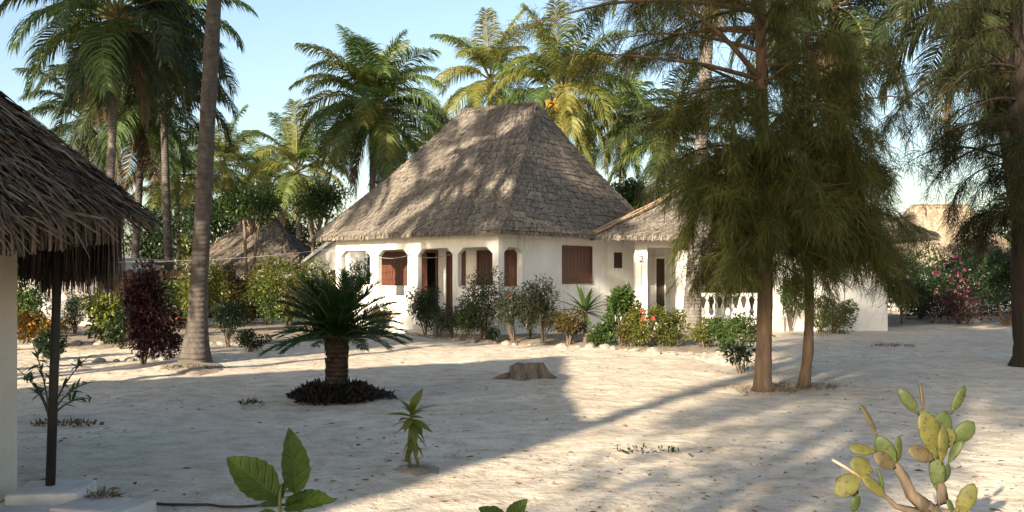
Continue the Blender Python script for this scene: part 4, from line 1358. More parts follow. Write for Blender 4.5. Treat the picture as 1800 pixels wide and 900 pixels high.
# ------------------------------------------------------------------ cycad
def cycad():
    b = G(592, 702)
    t = empty("cycad", b)
    tag(t, "dark cycad with stout trunk and spreading fronds in the middle of the sand", "cycad")
    prof = []
    z = -.05
    k = 0
    while z < .80:
        prof.append((.115 + .035 * (z / .8) + (.018 if k % 2 else 0) + random.uniform(-.008, .008), z))
        z += .035
        k += 1
    prof.append((.10, .86))
    MB().lathe((0, 0, 0), prof, 16).build("trunk", "cycad_bark", t)
    # leaf-base scales on the trunk
    rg = np.random.default_rng(4)
    n = 420
    ang = rg.uniform(0, 2 * math.pi, n)
    zz = rg.uniform(.05, .86, n)
    rad = .12 + .03 * zz
    pos = np.stack([np.cos(ang) * rad, np.sin(ang) * rad, zz], -1)
    d = np.stack([np.cos(ang) * .5, np.sin(ang) * .5, np.full(n, .85)], -1)
    nr = np.stack([np.cos(ang), np.sin(ang), np.zeros(n)], -1)
    o = link("leaf_base_scales", leaves_mesh("leaf_base_scales", pos, d, nr, rg.uniform(.05, .09, n), rg.uniform(.03, .05, n)), "cycad_bark", t)
    tag(o, kind="stuff")
    crown = empty("crown", (0, 0, .82), parent=t)
    spec = [(84, 24), (70, 32), (55, 40), (40, 46), (26, 48), (12, 46)]
    meshes = [[frond_mesh(e, dr, 2000 + i * 5 + j, pairs=58, lw=.017, droopleaf=.12, mat="cycad_leaf") for j in range(2)] for i, (e, dr) in enumerate(spec)]
    for row in meshes:
        for me in row: me.name = "cycad_frond"
    n = 70
    for k in range(n):
        u = (k + .5) / n
        i = min(5, int(u ** 1.0 * 6))
        o = link("frond", meshes[i][k % 2], None, crown)
        L = random.uniform(.85, 1.06) * (1.02 if i > 0 else .95)
        o.scale = (L, L * .62, L)
        o.rotation_euler = (random.uniform(-.25, .25), random.uniform(-.12, .12), k * 2.39996 + random.uniform(-.2, .2))
    return b
cb = cycad()

def ground_cover(name, center, rx, ry, h, n, leaf_l, leaf_w, mat, seed, label, cat="plant", ring=0.0):
    rg = np.random.default_rng(seed)
    a = rg.uniform(0, 2 * math.pi, n)
    r = np.sqrt(rg.uniform(ring ** 2, 1, n)) * (1 + .13 * np.sin(a * 3 + 1) + .1 * np.sin(a * 5) + .08 * np.sin(a * 11))
    pos = np.stack([np.cos(a) * r * rx, np.sin(a) * r * ry, rg.uniform(0, 1, n) * h * np.clip(1.15 - r ** 3, .25, 1)], -1)
    d = np.stack([np.cos(a) * .6, np.sin(a) * .6, rg.uniform(.2, 1.4, n)], -1) + rg.normal(0, .5, (n, 3))
    o = link(name, leaves_mesh(name, pos, d, rg.normal(size=(n, 3)), leaf_l * rg.uniform(.6, 1.3, n), leaf_w * rg.uniform(.7, 1.2, n)), mat)
    o.location = center
    tag(o, label, cat)
    return o
ground_cover("succulent_ring", cb + Vector((0, 0, .0)), .60, .48, .20, 2600, .10, .04, "succulent", 8, "ring of dark low succulents round the cycad's foot", ring=.25)

# ------------------------------------------------------------------ shrubs and small plants
def shrub(label, px, py, w_px, h_px, mat, n=700, leaf=.09, lw=.45, stem=.25, seed=0, lumps=8, name="shrub", cat="shrub", group="garden shrubs", flowers=None, depth=None, shell=.3, round_=1.0, Y=None):
    b = G(px, py) if Y is None else XY(px, Y)
    k = b.y / F
    w, h = w_px * k * 1.35, h_px * k * 1.06
    n = int(n * 2.3)
    stem *= .6
    t = empty(name, b)
    tag(t, label, cat, group)
    rg = np.random.default_rng(seed + 500)
    ch = h * (1 - stem)
    dp = (depth * k if depth else w * .8)
    ctr = (0, 0, h * stem + ch * .5)
    pos, nr = ellipsoid_points(n, ctr, (w * .62, dp * .62, ch * .62), shell, lumps, seed)
    pos[:, 2] = np.maximum(pos[:, 2], .03)
    d = nr * .8 + rg.normal(0, .55, (n, 3)) + np.array((0, 0, .1))
    up = rg.normal(0, .5, (n, 3)) + np.array((0, 0, 1.0))
    link("foliage", leaves_mesh("foliage", pos, d, up, leaf * rg.uniform(.6, 1.3, n), leaf * lw * rg.uniform(.7, 1.25, n)), mat, t)
    mb = MB()
    ns = 6
    for i in range(ns):
        a = i * 2.4 + seed
        e = pos[rg.integers(0, n)]
        m = np.array((e[0] * .45, e[1] * .45, e[2] * .55))
        mb.tube([(math.cos(a) * .04, math.sin(a) * .04, -.03), tuple(m), tuple(e)], [max(.012, .02 * w), max(.008, .012 * w), .004], 5, cap=False)
    mb.build("stems", "bark", t)
    if flowers:
        fm, fn, fs = flowers
        for i in range(fn):
            q = pos[rg.integers(0, n)]
            pn = 5
            an = np.arange(pn) * 2 * math.pi / pn + rg.uniform(0, 6)
            ax = unit(nr[rg.integers(0, n)] + np.array((-.3, -.8, .3)))
            s1 = unit(np.cross(ax, (0, 0, 1.0)))
            s2 = np.cross(ax, s1)
            dd = np.outer(np.cos(an), s1) + np.outer(np.sin(an), s2) + ax * .35
            pp = np.repeat(q[None, :] * 1.04, pn, 0)
            link("flower", leaves_mesh("flower", pp, dd, np.repeat(ax[None, :], pn, 0), np.full(pn, fs), np.full(pn, fs * .8), .05), fm, t)
    return t

HB = "shrubs in the bed before the main bungalow"
shrub("low dark shrub below the verandah left of the entrance", 688, 583, 62, 44, "leaf_green", 600, .08, seed=1, stem=.1, group=HB)
shrub("dark upright shrub right in front of the verandah entrance", 748, 592, 52, 86, "leaf_dark", 900, .09, seed=2, stem=.15, group=HB)
shrub("bushy olive shrub just right of the verandah entrance", 798, 597, 58, 70, "leaf_grey", 900, .08, seed=3, stem=.12, group=HB)
shrub("tall grey-green shrub below the verandah's last arch", 850, 600, 76, 108, "leaf_grey", 1300, .09, seed=4, stem=.2, group=HB)
shrub("silvery shrub with dark stems at the bungalow's near corner", 905, 604, 58, 108, "leaf_grey", 900, .09, seed=5, stem=.25, group=HB, flowers=("petal_red", 2, .09))
shrub("silvery shrub with bare lower stems left of the shuttered window", 955, 605, 60, 112, "leaf_grey", 900, .09, seed=6, stem=.28, group=HB)
shrub("small dark shrub at the foot of the near corner shrubs", 868, 603, 30, 34, "leaf_dark", 350, .06, seed=7, stem=.1, group=HB)
shrub("low reddish shrub left of the rosette plant under the window", 1000, 607, 62, 62, "leaf_rust", 700, .09, seed=8, stem=.2, group=HB)
shrub("leafy bright green shrub right of the rosette plant", 1092, 611, 62, 104, "leaf_green", 700, .15, .5, seed=9, stem=.35, group=HB)
shrub("shrub with coral red blossoms before the first pillar", 1138, 614, 66, 88, "leaf_yellow", 900, .08, seed=10, stem=.1, group=HB, flowers=("petal_red", 6, .085))
shrub("yellow-green shrub between the first and second pillars", 1188, 612, 38, 74, "leaf_yellow", 600, .08, seed=11, stem=.12, group=HB)
shrub("low yellowish shrub at the foot of the grey coconut trunk", 1240, 614, 48, 56, "leaf_yellow", 600, .075, seed=12, stem=.1, group=HB, flowers=("leaf_orange", 5, .08))
shrub("bushy green shrub before the balusters", 1300, 622, 66, 72, "leaf_green", 900, .08, seed=13, stem=.12, group=HB)
shrub("thin sparse seedling left of the straight casuarina trunk", 1302, 655, 50, 50, "leaf_dark", 120, .10, seed=14, stem=.35, group=HB)

shrub("dark shrub between the entrance shrub and the olive one", 772, 594, 44, 58, "leaf_dark", 600, .08, seed=61, stem=.1, group=HB)
shrub("olive shrub filling the gap beside the tall grey-green one", 826, 599, 44, 76, "leaf_green", 700, .08, seed=62, stem=.15, group=HB)
shrub("dark leafy shrub at the wall between the two silvery shrubs", 930, 600, 42, 92, "leaf_dark", 600, .09, seed=63, stem=.2, group=HB)
shrub("small green shrub right of the rosette plant's foot", 1060, 610, 40, 46, "leaf_green", 450, .09, seed=64, stem=.12, group=HB)
shrub("rusty shrub between the leafy bright shrub and the blossoms", 1114, 613, 40, 66, "leaf_rust", 600, .08, seed=65, stem=.1, group=HB)
shrub("yellow-green shrub right of the red blossoms", 1164, 613, 40, 68, "leaf_yellow", 600, .08, seed=66, stem=.1, group=HB)
shrub("green shrub crowding the grey coconut trunk's right side", 1268, 616, 46, 66, "leaf_green", 600, .08, seed=67, stem=.1, group=HB)
shrub("low rusty shrub behind the cycad's right fronds", 655, 584, 60, 46, "leaf_rust", 600, .09, seed=68, stem=.05, group=HB)
RB = "shrubs before the right part of the second bungalow"
shrub("tall leafy shrub beside the third pillar", 1390, 582, 46, 100, "leaf_green", 700, .10, seed=15, stem=.25, group=RB)
shrub("rounded bright bush against the white wall right of the thin trunk", 1465, 585, 62, 62, "leaf_yellow", 900, .10, seed=16, stem=.08, group=RB)
shrub("slender sapling with few dark leaves before the white wall", 1533, 580, 30, 84, "leaf_dark", 220, .10, seed=17, stem=.45, group=RB)
shrub("dark spreading shrub at the end of the white wall", 1585, 572, 70, 84, "leaf_dark", 900, .11, seed=18, stem=.15, group=RB)
RH = "hedge shrubs along the right background"
shrub("bougainvillea with pale and magenta bracts above the hedge", 1700, 560, 120, 160, "leaf_dark", 2600, .11, seed=19, stem=.05, group=RH, flowers=("petal_magenta", 190, .10), lumps=14)
shrub("dark hedge shrub with magenta bracts left of the bougainvillea", 1618, 564, 84, 116, "leaf_dark", 2600, .11, seed=20, stem=.05, group=RH, flowers=("petal_magenta", 26, .10))
shrub("wide dark hedge filling the gap behind the bougainvillea", 1665, 556, 190, 128, "leaf_dark", 5200, .13, seed=24, stem=.02, group=RH, lumps=16)
shrub("dark mass of hedge before the right-hand trunk", 1770, 572, 120, 150, "leaf_dark", 3800, .11, seed=21, stem=.03, group=RH)
shrub("dark red-tinted hedge shrub beyond the right frame edge", 1850, 575, 120, 190, "leaf_red", 2000, .12, seed=22, stem=.03, group=RH)
shrub("low dark hedge shrub under the bougainvillea", 1690, 570, 120, 70, "leaf_red", 1300, .10, seed=23, stem=.03, group=RH)
LG = "shrubs in the left garden"
shrub("dark clipped columnar shrub against the plain white wall", 133, 590, 42, 78, "leaf_dark", 1400, .06, seed=31, stem=.05, group=LG, lumps=12)
shrub("yellow-green broadleaf shrub left of the dark red bush", 182, 605, 66, 98, "leaf_yellow", 420, .15, .6, seed=32, stem=.25, group=LG)
shrub("big dark red bush beside the leaning coconut trunk", 250, 640, 94, 158, "leaf_red", 2400, .10, .5, seed=33, stem=.05, group=LG, lumps=12)
shrub("small glossy shrub between the dark red bush and the leaning trunk", 302, 630, 38, 44, "leaf_red", 300, .09, seed=34, stem=.1, group=LG)
shrub("orange croton behind the black pole", 72, 612, 66, 66, "leaf_orange", 420, .13, .45, seed=35, stem=.2, group=LG)
shrub("dark green shrub under the orange croton", 92, 632, 46, 60, "leaf_dark", 600, .09, seed=36, stem=.1, group=LG)
shrub("leafy green shrub at the left edge beside the cream pillar", 32, 598, 70, 108, "leaf_green", 800, .12, seed=37, stem=.1, group=LG)
shrub("tall yellow-green shrub just right of the leaning trunk", 352, 590, 66, 138, "leaf_yellow", 1100, .11, seed=38, stem=.1, group=LG)
shrub("red-flowered shrub at the fence's right end", 300, 585, 50, 100, "leaf_green", 700, .10, seed=39, stem=.15, group=LG, flowers=("petal_red", 5, .11))
shrub("rust-coloured shrub below the far hut", 440, 572, 110, 96, "leaf_rust", 1600, .12, seed=40, stem=.05, group=LG, flowers=("petal_red", 6, .09))
shrub("yellow-green shrub rising before the far hut's right corner", 508, 575, 84, 124, "leaf_yellow", 1400, .12, seed=41, stem=.08, group=LG)
shrub("dark round-headed little tree clipped on a thin stem", 402, 610, 58, 82, "leaf_dark", 900, .08, seed=42, stem=.38, group=LG, lumps=10)
shrub("low dark shrub right of the round-headed little tree", 440, 617, 54, 38, "leaf_dark", 500, .07, seed=43, stem=.05, group=LG)
shrub("green shrub behind the cycad's left fronds", 545, 580, 72, 86, "leaf_rust", 1000, .11, seed=44, stem=.08, group=LG)
shrub("shrub behind the cycad under the bungalow's left end", 605, 578, 80, 72, "leaf_green", 900, .10, seed=45, stem=.08, group=LG)
shrub("rusty shrub left of the low fence before the far hut", 385, 570, 66, 84, "leaf_rust", 900, .11, seed=46, stem=.08, group=LG)


shrub("tall dark shrub filling the fence corner left of the leaning trunk", 318, 578, 60, 118, "leaf_dark", 1100, .11, seed=71, stem=.05, group=LG)
shrub("rust and green shrub between the leaning trunk and the far hut", 412, 568, 70, 110, "leaf_rust", 1100, .11, seed=72, stem=.05, group=LG)
shrub("dark green shrub between the rusty and yellow-green shrubs", 472, 574, 62, 104, "leaf_green", 1100, .11, seed=73, stem=.05, group=LG)
shrub("tall yellow-green shrub left of the white house door", 552, 574, 60, 122, "leaf_yellow", 900, .11, seed=74, stem=.05, group=LG)
shrub("dark shrub behind the orange croton at the left", 58, 592, 60, 92, "leaf_dark", 800, .10, seed=75, stem=.05, group=LG)
shrub("dark low shrub between the yellow-green shrub and the red bush", 215, 612, 44, 62, "leaf_dark", 600, .09, seed=76, stem=.05, group=LG)

shrub("tall dark shrub seen through the verandah's leftmost arch", 632, 600, 44, 105, "leaf_dark", 900, .12, seed=77, stem=.05, group=LG, Y=37.0)

# oleander by the black pole: stems with individual long leaves
def long_leaf(L, W, bend=.25, fold=.12, n=6, serr=0.0):
    """lance-shaped leaf along +X with a midrib fold, curling down"""
    vs, fs = [], []
    for i in range(n + 1):
        s = i / n
        w = W * math.sin(math.pi * min(1, (.06 + .94 * s)) ** .8) if i < n else .0005
        x = L * s
        z = -bend * L * s * s
        sv = (1 + serr * (1 if i % 2 else -1))
        vs += [(x, -w / 2 * sv, z + w * fold), (x, 0, z), (x, w / 2 * sv, z + w * fold)]
    for i in range(n):
        o = i * 3
        fs += [(o, o + 3, o + 4, o + 1), (o + 1, o + 4, o + 5, o + 2)]
    mb = MB()
    mb.add(vs, fs, True)
    return mb.mesh("leaf")

def put_leaf(me, mat, parent, loc, az, el, scale=1.0, roll=0.0, name="leaf"):
    o = link(name, me, mat, parent)
    o.location = loc
    o.rotation_euler = (roll, -R(el), az)
    o.scale = (scale,) * 3
    return o

OLE = long_leaf(.17, .034, .3)
def oleander():
    b = G(88, 742)
    t = empty("oleander", b)
    tag(t, "young oleander with long leaves beside the black pole", "shrub")
    rg = random.Random(5)
    for i, (az, L, lean) in enumerate([(2.9, .95, 14), (.5, .85, 30), (-.3, .7, 48), (3.6, .75, 30), (1.8, .8, 12), (.1, .55, 60), (2.5, .6, 38)]):
        pts = []
        for k in range(7):
            s = k / 6
            a = R(lean) * (0.35 + .65 * s)
            pts.append(Vector((math.cos(az) * math.sin(a) * L * s, math.sin(az) * math.sin(a) * L * s * .7, math.cos(a) * L * s)))
        st = MB().tube(pts, [.016, .014, .012, .010, .008, .006, .004], 6).build("stem", "bark", t)
        for k in range(22):
            s = rg.uniform(.45, 1.0)
            j = min(5, int(s * 6))
            p = pts[j].lerp(pts[j + 1], s * 6 - j)
            put_leaf(OLE, "leaf_green", st, p, rg.uniform(0, 6.28), rg.uniform(-10, 60), rg.uniform(.7, 1.15), rg.uniform(-.4, .4))
oleander()

# rosette plant under the shuttered window
DRA = long_leaf(.85, .11, .22, .2, 7)
def rosette():
    b = G(1028, 606)
    t = empty("rosette_plant", b)
    tag(t, "rosette plant with stiff strap leaves on a short stem under the window", "plant")
    MB().tube([(0, 0, -.05), (.02, 0, .4), (0, 0, .85)], [.06, .05, .055], 8, jit=.08).build("stem", "bark", t)
    rg = random.Random(9)
    for k in range(30):
        u = k / 29
        put_leaf(DRA, "leaf_green", t, (0, 0, .78 + .05 * u), k * 2.4, -12 + 84 * u + rg.uniform(-8, 8), rg.uniform(.75, 1.05))
rosette()

# young plant in the sand with drooping paddle leaves
PAD_LEAF = long_leaf(.22, .078, .22, .12, 6)
def young_plant():
    b = G(735, 830)
    t = empty("young_plant", b)
    tag(t, "young two-stemmed plant with drooping leaves at the shadow's edge", "plant")
    s = .215 * 1.0
    k = b.y / F
    hd = P(723, 728, b.y) - b
    f1 = MB().tube([(-.05, 0, -.03), (-.08, 0, .12), (-.075, 0, .26), tuple(hd)], [.016, .015, .018, .016], 8).build("stem", "green_stem", t)
    f2 = MB().tube([(.02, 0, -.03), (-.01, .01, .10), (-.06, 0, .26)], [.015, .013, .012], 8).build("stem", "green_stem", t)
    rg = random.Random(3)
    for i in range(17):
        u = i / 16
        put_leaf(PAD_LEAF, "leaf_grey" if i % 3 else "leaf_yellow", t, (hd.x, hd.y, hd.z + .03 - .12 * (1 - u)), i * 2.4 + .3, -32 + 85 * u + rg.uniform(-18, 18), rg.uniform(.6, 1.2), rg.uniform(-.6, .6))
    for i in range(7):
        put_leaf(PAD_LEAF, "leaf_grey" if i % 2 else "leaf_yellow", t, (hd.x + .01, hd.y, hd.z - .16 - .02 * i), i * 1.7, -45 + rg.uniform(-10, 10), rg.uniform(.6, .9))
young_plant()
bed("soil_mound", [g2(285, 652), g2(340, 661), g2(395, 654), g2(400, 645), g2(340, 634), g2(280, 642)], "dark earth heaped round the leaning coconut trunk", h=.06)
m_ = bed("soil_mound", [g2(680, 828), g2(730, 838), g2(778, 832), g2(765, 822), g2(715, 820)], "small mound of dug soil round the young plant", h=.04)

# near leafy plant at the bottom edge
def hib_leaf(L, W, bend, n=14):
    vs, fs = [], []
    for i in range(n + 1):
        s = i / n
        w = W * (math.sin(math.pi * s ** .78)) ** .8 if 0 < i < n else .002
        w *= 1 + (.05 if i % 2 else -.03)
        x, z = L * s, -bend * L * s * s
        row = []
        for j, q in enumerate((-1, -.5, 0, .5, 1)):
            ripple = .010 * math.sin(s * 24 + j) * abs(q)
            row.append((x, q * w / 2, z + abs(q) * w * .16 + ripple * L * 4 * .25))
        vs += row
    for i in range(n):
        for j in range(4):
            o = i * 5 + j
            fs.append((o, o + 5, o + 6, o + 1))
    mb = MB()
    mb.add(vs, fs, True)
    return mb.mesh("leaf")

def aim_leaf(me, mat, parent, p0, p1, face, length, name="leaf"):
    """leaf from p0 towards p1 with its upper side turned to face"""
    x = (Vector(p1) - Vector(p0))
    L = x.length
    x.normalize()
    z = Vector(face) - x * x.dot(Vector(face))
    z.normalize()
    y = z.cross(x)
    m = Matrix((x, y, z)).transposed().to_4x4()
    o = link(name, me, mat, parent)
    sc = L / length
    o.matrix_local = Matrix.Translation(p0) @ m @ Matrix.Scale(sc, 4)
    return o

def near_plant():
    Y = 3.3
    b = XY(497, Y)
    t = empty("hibiscus_sprig", b)
    tag(t, "bright green young hibiscus with big toothed leaves at the bottom edge", "plant")
    q = lambda px, py, dy=0: P(px, py, Y + dy) - b
    top = q(492, 868)
    MB().tube([(0, 0, -.03), (.01, .01, .35), (-.01, 0, .7), tuple(top), tuple(q(496, 850))], [.012, .011, .009, .006, .003], 8).build("stem", "green_stem", t)
    LF = hib_leaf(1.0, .60, .10)
    LN = hib_leaf(1.0, .46, .22)
    aim_leaf(LF, "big_leaf", t, q(486, 872), q(400, 802, -.03), (.25, -.9, .45), 1.0)
    aim_leaf(LN, "big_leaf", t, q(520, 868), q(517, 756, -.02), (.55, -.8, .1), 1.0)
    aim_leaf(hib_leaf(1.0, .3, .1), "big_leaf", t, q(492, 866), q(526, 826, .03), (-.4, -.8, .4), 1.0)
    aim_leaf(LF, "big_leaf", t, q(500, 893), q(585, 874, -.05), (-.1, -.45, .9), 1.0)
    aim_leaf(LN, "big_leaf_dark", t, q(500, 888), q(568, 853, .06), (-.2, -.3, 1), 1.0)
    aim_leaf(LF, "big_leaf_dark", t, q(488, 905), q(430, 925, .0), (.2, -.5, .8), 1.0)
    aim_leaf(LF, "big_leaf", t, q(495, 925), q(560, 945, -.1), (.0, -.6, .8), 1.0)
    aim_leaf(LN, "big_leaf", t, q(494, 880), q(470, 838, .08), (.3, -.7, .6), 1.0)
    aim_leaf(LF, "big_leaf_dark", t, q(492, 890), q(448, 884, .07), (.2, -.4, .9), 1.0)
    Y2 = 3.6
    b2 = XY(893, Y2)
    t = empty("hibiscus_sprig", b2)
    tag(t, "leaf tips of a plant just showing at the bottom centre", "plant")
    q2 = lambda px, py, dy=0: P(px, py, Y2 + dy) - b2
    MB().tube([(0, 0, -.03), (.01, 0, .4), tuple(q2(893, 915))], [.012, .010, .006], 8).build("stem", "green_stem", t)
    aim_leaf(LF, "big_leaf", t, q2(893, 920), q2(925, 876), (-.3, -.8, .5), 1.0)
    aim_leaf(LF, "big_leaf", t, q2(890, 922), q2(842, 890), (.3, -.7, .6), 1.0)
    aim_leaf(LN, "big_leaf", t, q2(895, 922), q2(900, 884, .05), (.0, -.9, .3), 1.0)
    aim_leaf(LF, "big_leaf_dark", t, q2(893, 925), q2(950, 905), (-.1, -.6, .8), 1.0)
    aim_leaf(LN, "big_leaf", t, q2(888, 922), q2(868, 886, .03), (.2, -.9, .3), 1.0)
near_plant()

# ------------------------------------------------------------------ prickly pear
def cactus():
    Y = 4.9
    b = XY(1640, Y)
    t = empty("prickly_pear_cactus", b)
    tag(t, "prickly pear cactus with oval pads at the lower right", "cactus")
    q = lambda px, py, dy=0: P(px, py, Y + dy) - b
    # woody stems
    MB().tube([(-.02, 0, -.05), (.0, 0, .15), tuple(q(1645, 905)), tuple(q(1625, 890)), ], [.06, .056, .05, .042], 12, jit=.14).build("trunk", "cactus_wood", t)
    MB().tube([tuple(q(1632, 895)), tuple(q(1602, 868)), tuple(q(1588, 840)), tuple(q(1572, 815))], [.042, .031, .026, .021], 10, jit=.14).build("stem", "cactus_wood", t)
    MB().tube([tuple(q(1640, 900)), tuple(q(1657, 880)), tuple(q(1654, 856)), tuple(q(1652, 842))], [.042, .032, .026, .008], 10, jit=.1).build("stem", "cactus_wood", t)
    MB().tube([tuple(q(1625, 905)), tuple(q(1575, 890)), tuple(q(1555, 872)), tuple(q(1535, 852))], [.03, .014, .011, .008], 7).build("stem", "cactus_wood", t)
    MB().tube([tuple(q(1463, 808, -.03)), tuple(q(1490, 824, -.03)), tuple(q(1512, 838, -.02))], [.006, .008, .008], 6).build("dry_stalk", "stick", t)
    MB().tube([tuple(q(1652, 905)), tuple(q(1680, 900)), tuple(q(1690, 895))], [.03, .018, .014], 7).build("stem", "cactus_wood", t)
    def pad(p0, p1, wpx, face, mat, dy0=0.0, dy1=0.0):
        a, c = q(p0[0], p0[1], dy0), q(p1[0], p1[1], dy1)
        W = wpx / F * Y
        x = c - a
        a = a - x * .07
        x = c - a
        L = x.length
        x.normalize()
        z = Vector(face); z = (z - x * x.dot(z)).normalized()
        y = z.cross(x)
        mb = MB()
        n, m = 10, 14
        vs, fs = [], []
        for i in range(n + 1):
            s = i / n
            r = math.sin(math.pi * s) ** .55 * (0.72 + .33 * s) * min(1, .5 + s * 1.6) if 0 < i < n else .10
            for k in range(m):
                an = 2 * math.pi * k / m
                yy, zz = math.cos(an) * W / 2 * r, math.sin(an) * max(.011, W * .085) * r ** .8
                vs.append(a + x * (L * s) + y * yy + z * (zz + .06 * L * math.sin(math.pi * s) * .4))
        for i in range(n):
            for k in range(m):
                fs.append((i * m + k, i * m + (k + 1) % m, (i + 1) * m + (k + 1) % m, (i + 1) * m + k))
        fs.append(tuple(range(m))[::-1]); fs.append(tuple(n * m + k for k in range(m)))
        mb.add(vs, fs, True)
        po = mb.build("pad", mat, t)
        # spine cushions
        sp = MB()
        for i in range(2, 9, 2):
            for k in (-.55, 0, .55):
                s = i / n
                r = math.sin(math.pi * s) ** .55 * (0.72 + .33 * s)
                for sg in (-1, 1):
                    cpt = a + x * (L * s) + y * (k * W / 2 * r) + z * (sg * max(.011, W * .085) * r * .8 * (1 - .55 * k * k) + .06 * L * math.sin(math.pi * s) * .4)
                    sp.box(cpt, (.0022, .0022, .003))
        sp.build("areoles", "stick", po)
    Fc = (.1, -1, .15)
    # right group
    pad((1650, 865), (1644, 795), 30, (-.35, -1, .1), "pad")
    pad((1646, 800), (1622, 722), 46, Fc, "pad_yellow", -.03, -.03)
    pad((1655, 812), (1658, 748), 30, (.5, -1, 0), "pad_yellow", -.05, -.05)
    pad((1656, 850), (1668, 815), 26, (.5, -.8, 0), "pad", .02, .03)
    pad((1640, 806), (1596, 790), 33, (.0, -1, .4), "pad_pink", -.02, -.05)
    pad((1640, 795), (1663, 722), 46, Fc, "pad", .04, .05)
    pad((1675, 778), (1712, 742), 36, Fc, "pad", .03, .02)
    pad((1668, 785), (1668, 752), 30, Fc, "pad_yellow", .0, .0)
    pad((1668, 812), (1692, 772), 20, (-.8, -.6, .2), "pad", .02, .0)
    pad((1614, 727), (1580, 683), 24, (-.4, -1, .2), "pad")
    pad((1622, 722), (1617, 674), 15, (.9, -.5, 0), "pad_pink")
    pad((1672, 726), (1696, 678), 24, (.4, -1, .1), "pad", .05, .03)
    # left group
    pad((1573, 816), (1541, 766), 34, (-.5, -1, .1), "pad")
    pad((1542, 768), (1512, 709), 19, (.9, -.7, 0), "pad_pink")
    pad((1576, 818), (1580, 766), 22, (.6, -1, 0), "pad", .03, .03)
    pad((1572, 820), (1536, 800), 34, (.2, -1, .5), "pad_pink", -.03, -.05)
    pad((1538, 793), (1492, 788), 26, (.1, -.8, .7), "pad_yellow", .0, -.02)
    pad((1532, 828), (1494, 812), 38, (.2, -1, .3), "pad_yellow", .0, -.01)
    pad((1512, 836), (1468, 868), 42, (-.1, -1, .3), "pad_yellow", -.02, -.04)
    pad((1512, 835), (1556, 872), 26, (.1, -1, .5), "pad_yellow", -.02, .0)
    pad((1507, 864), (1500, 900), 24, (.4, -1, 0), "pad", .0, .0)
    pad((1552, 868), (1544, 824), 10, (1, -.4, 0), "pad", .02, .02)
    # lower right group
    pad((1684, 906), (1712, 850), 34, (-.2, -1, .1), "pad_yellow", -.02, -.04)
    pad((1676, 902), (1664, 876), 18, (.7, -.7, 0), "pad", -.02, -.02)
cactus()

# ------------------------------------------------------------------ stump, stones, hose, wires
def stump():
    b = G(925, 665)
    t = empty("tree_stump", b)
    tag(t, "weathered low tree stump at the tip of the shadow on the sand", "stump")
    n, rows = 48, 12
    vs, fs = [], []
    for j in range(rows):
        u = j / (rows - 1)
        for k in range(n):
            an = 2 * math.pi * k / n
            r = .27 + .17 * (1 - u) ** 2.2 + (.05 * math.sin(an * 3 + 1) + .03 * math.sin(an * 7 + 2)) * (1.3 - u)
            r += .05 * mnoise.noise(Vector((math.cos(an) * 2.2, math.sin(an) * 2.2, u * 1.2))) + .022 * mnoise.noise(Vector((math.cos(an) * 7, math.sin(an) * 7, u * 2.0)))
            zt = .24 + .07 * mnoise.noise(Vector((math.cos(an) * 1.6, math.sin(an) * 1.6, 5.0))) + .03 * math.sin(an + 2.4)
            vs.append((r * math.cos(an), r * math.sin(an) * .9, -.05 + (zt + .05) * u))
    for j in range(rows - 1):
        for k in range(n):
            fs.append((j * n + k, j * n + (k + 1) % n, (j + 1) * n + (k + 1) % n, (j + 1) * n + k))
    b0 = (rows - 1) * n
    for q in (.72, .4):
        for k in range(n):
            x, y, z = vs[b0 + k]
            vs.append((x * q, y * q, z * .6 + .4 * .22 + .025 * mnoise.noise(Vector((x * 9, y * 9, q * 7)))))
    for j in range(2):
        for k in range(n):
            fs.append((b0 + j * n + k, b0 + j * n + (k + 1) % n, b0 + (j + 1) * n + (k + 1) % n, b0 + (j + 1) * n + k))
    fs.append(tuple(b0 + 2 * n + k for k in range(n)))
    mb = MB()
    mb.add(vs, fs, True)
    mb.build("wood", "stump", t)
    for az, L in ((3.4, .42), (.3, .36), (4.6, .3)):
        MB().tube([(math.cos(az) * .24, math.sin(az) * .24, .06), (math.cos(az) * (.2 + L * .6), math.sin(az) * (.2 + L * .6), .03), (math.cos(az) * (.2 + L), math.sin(az) * (.2 + L), -.03)], [.06, .045, .02], 7, jit=.1).build("root", "stump", t)
stump()

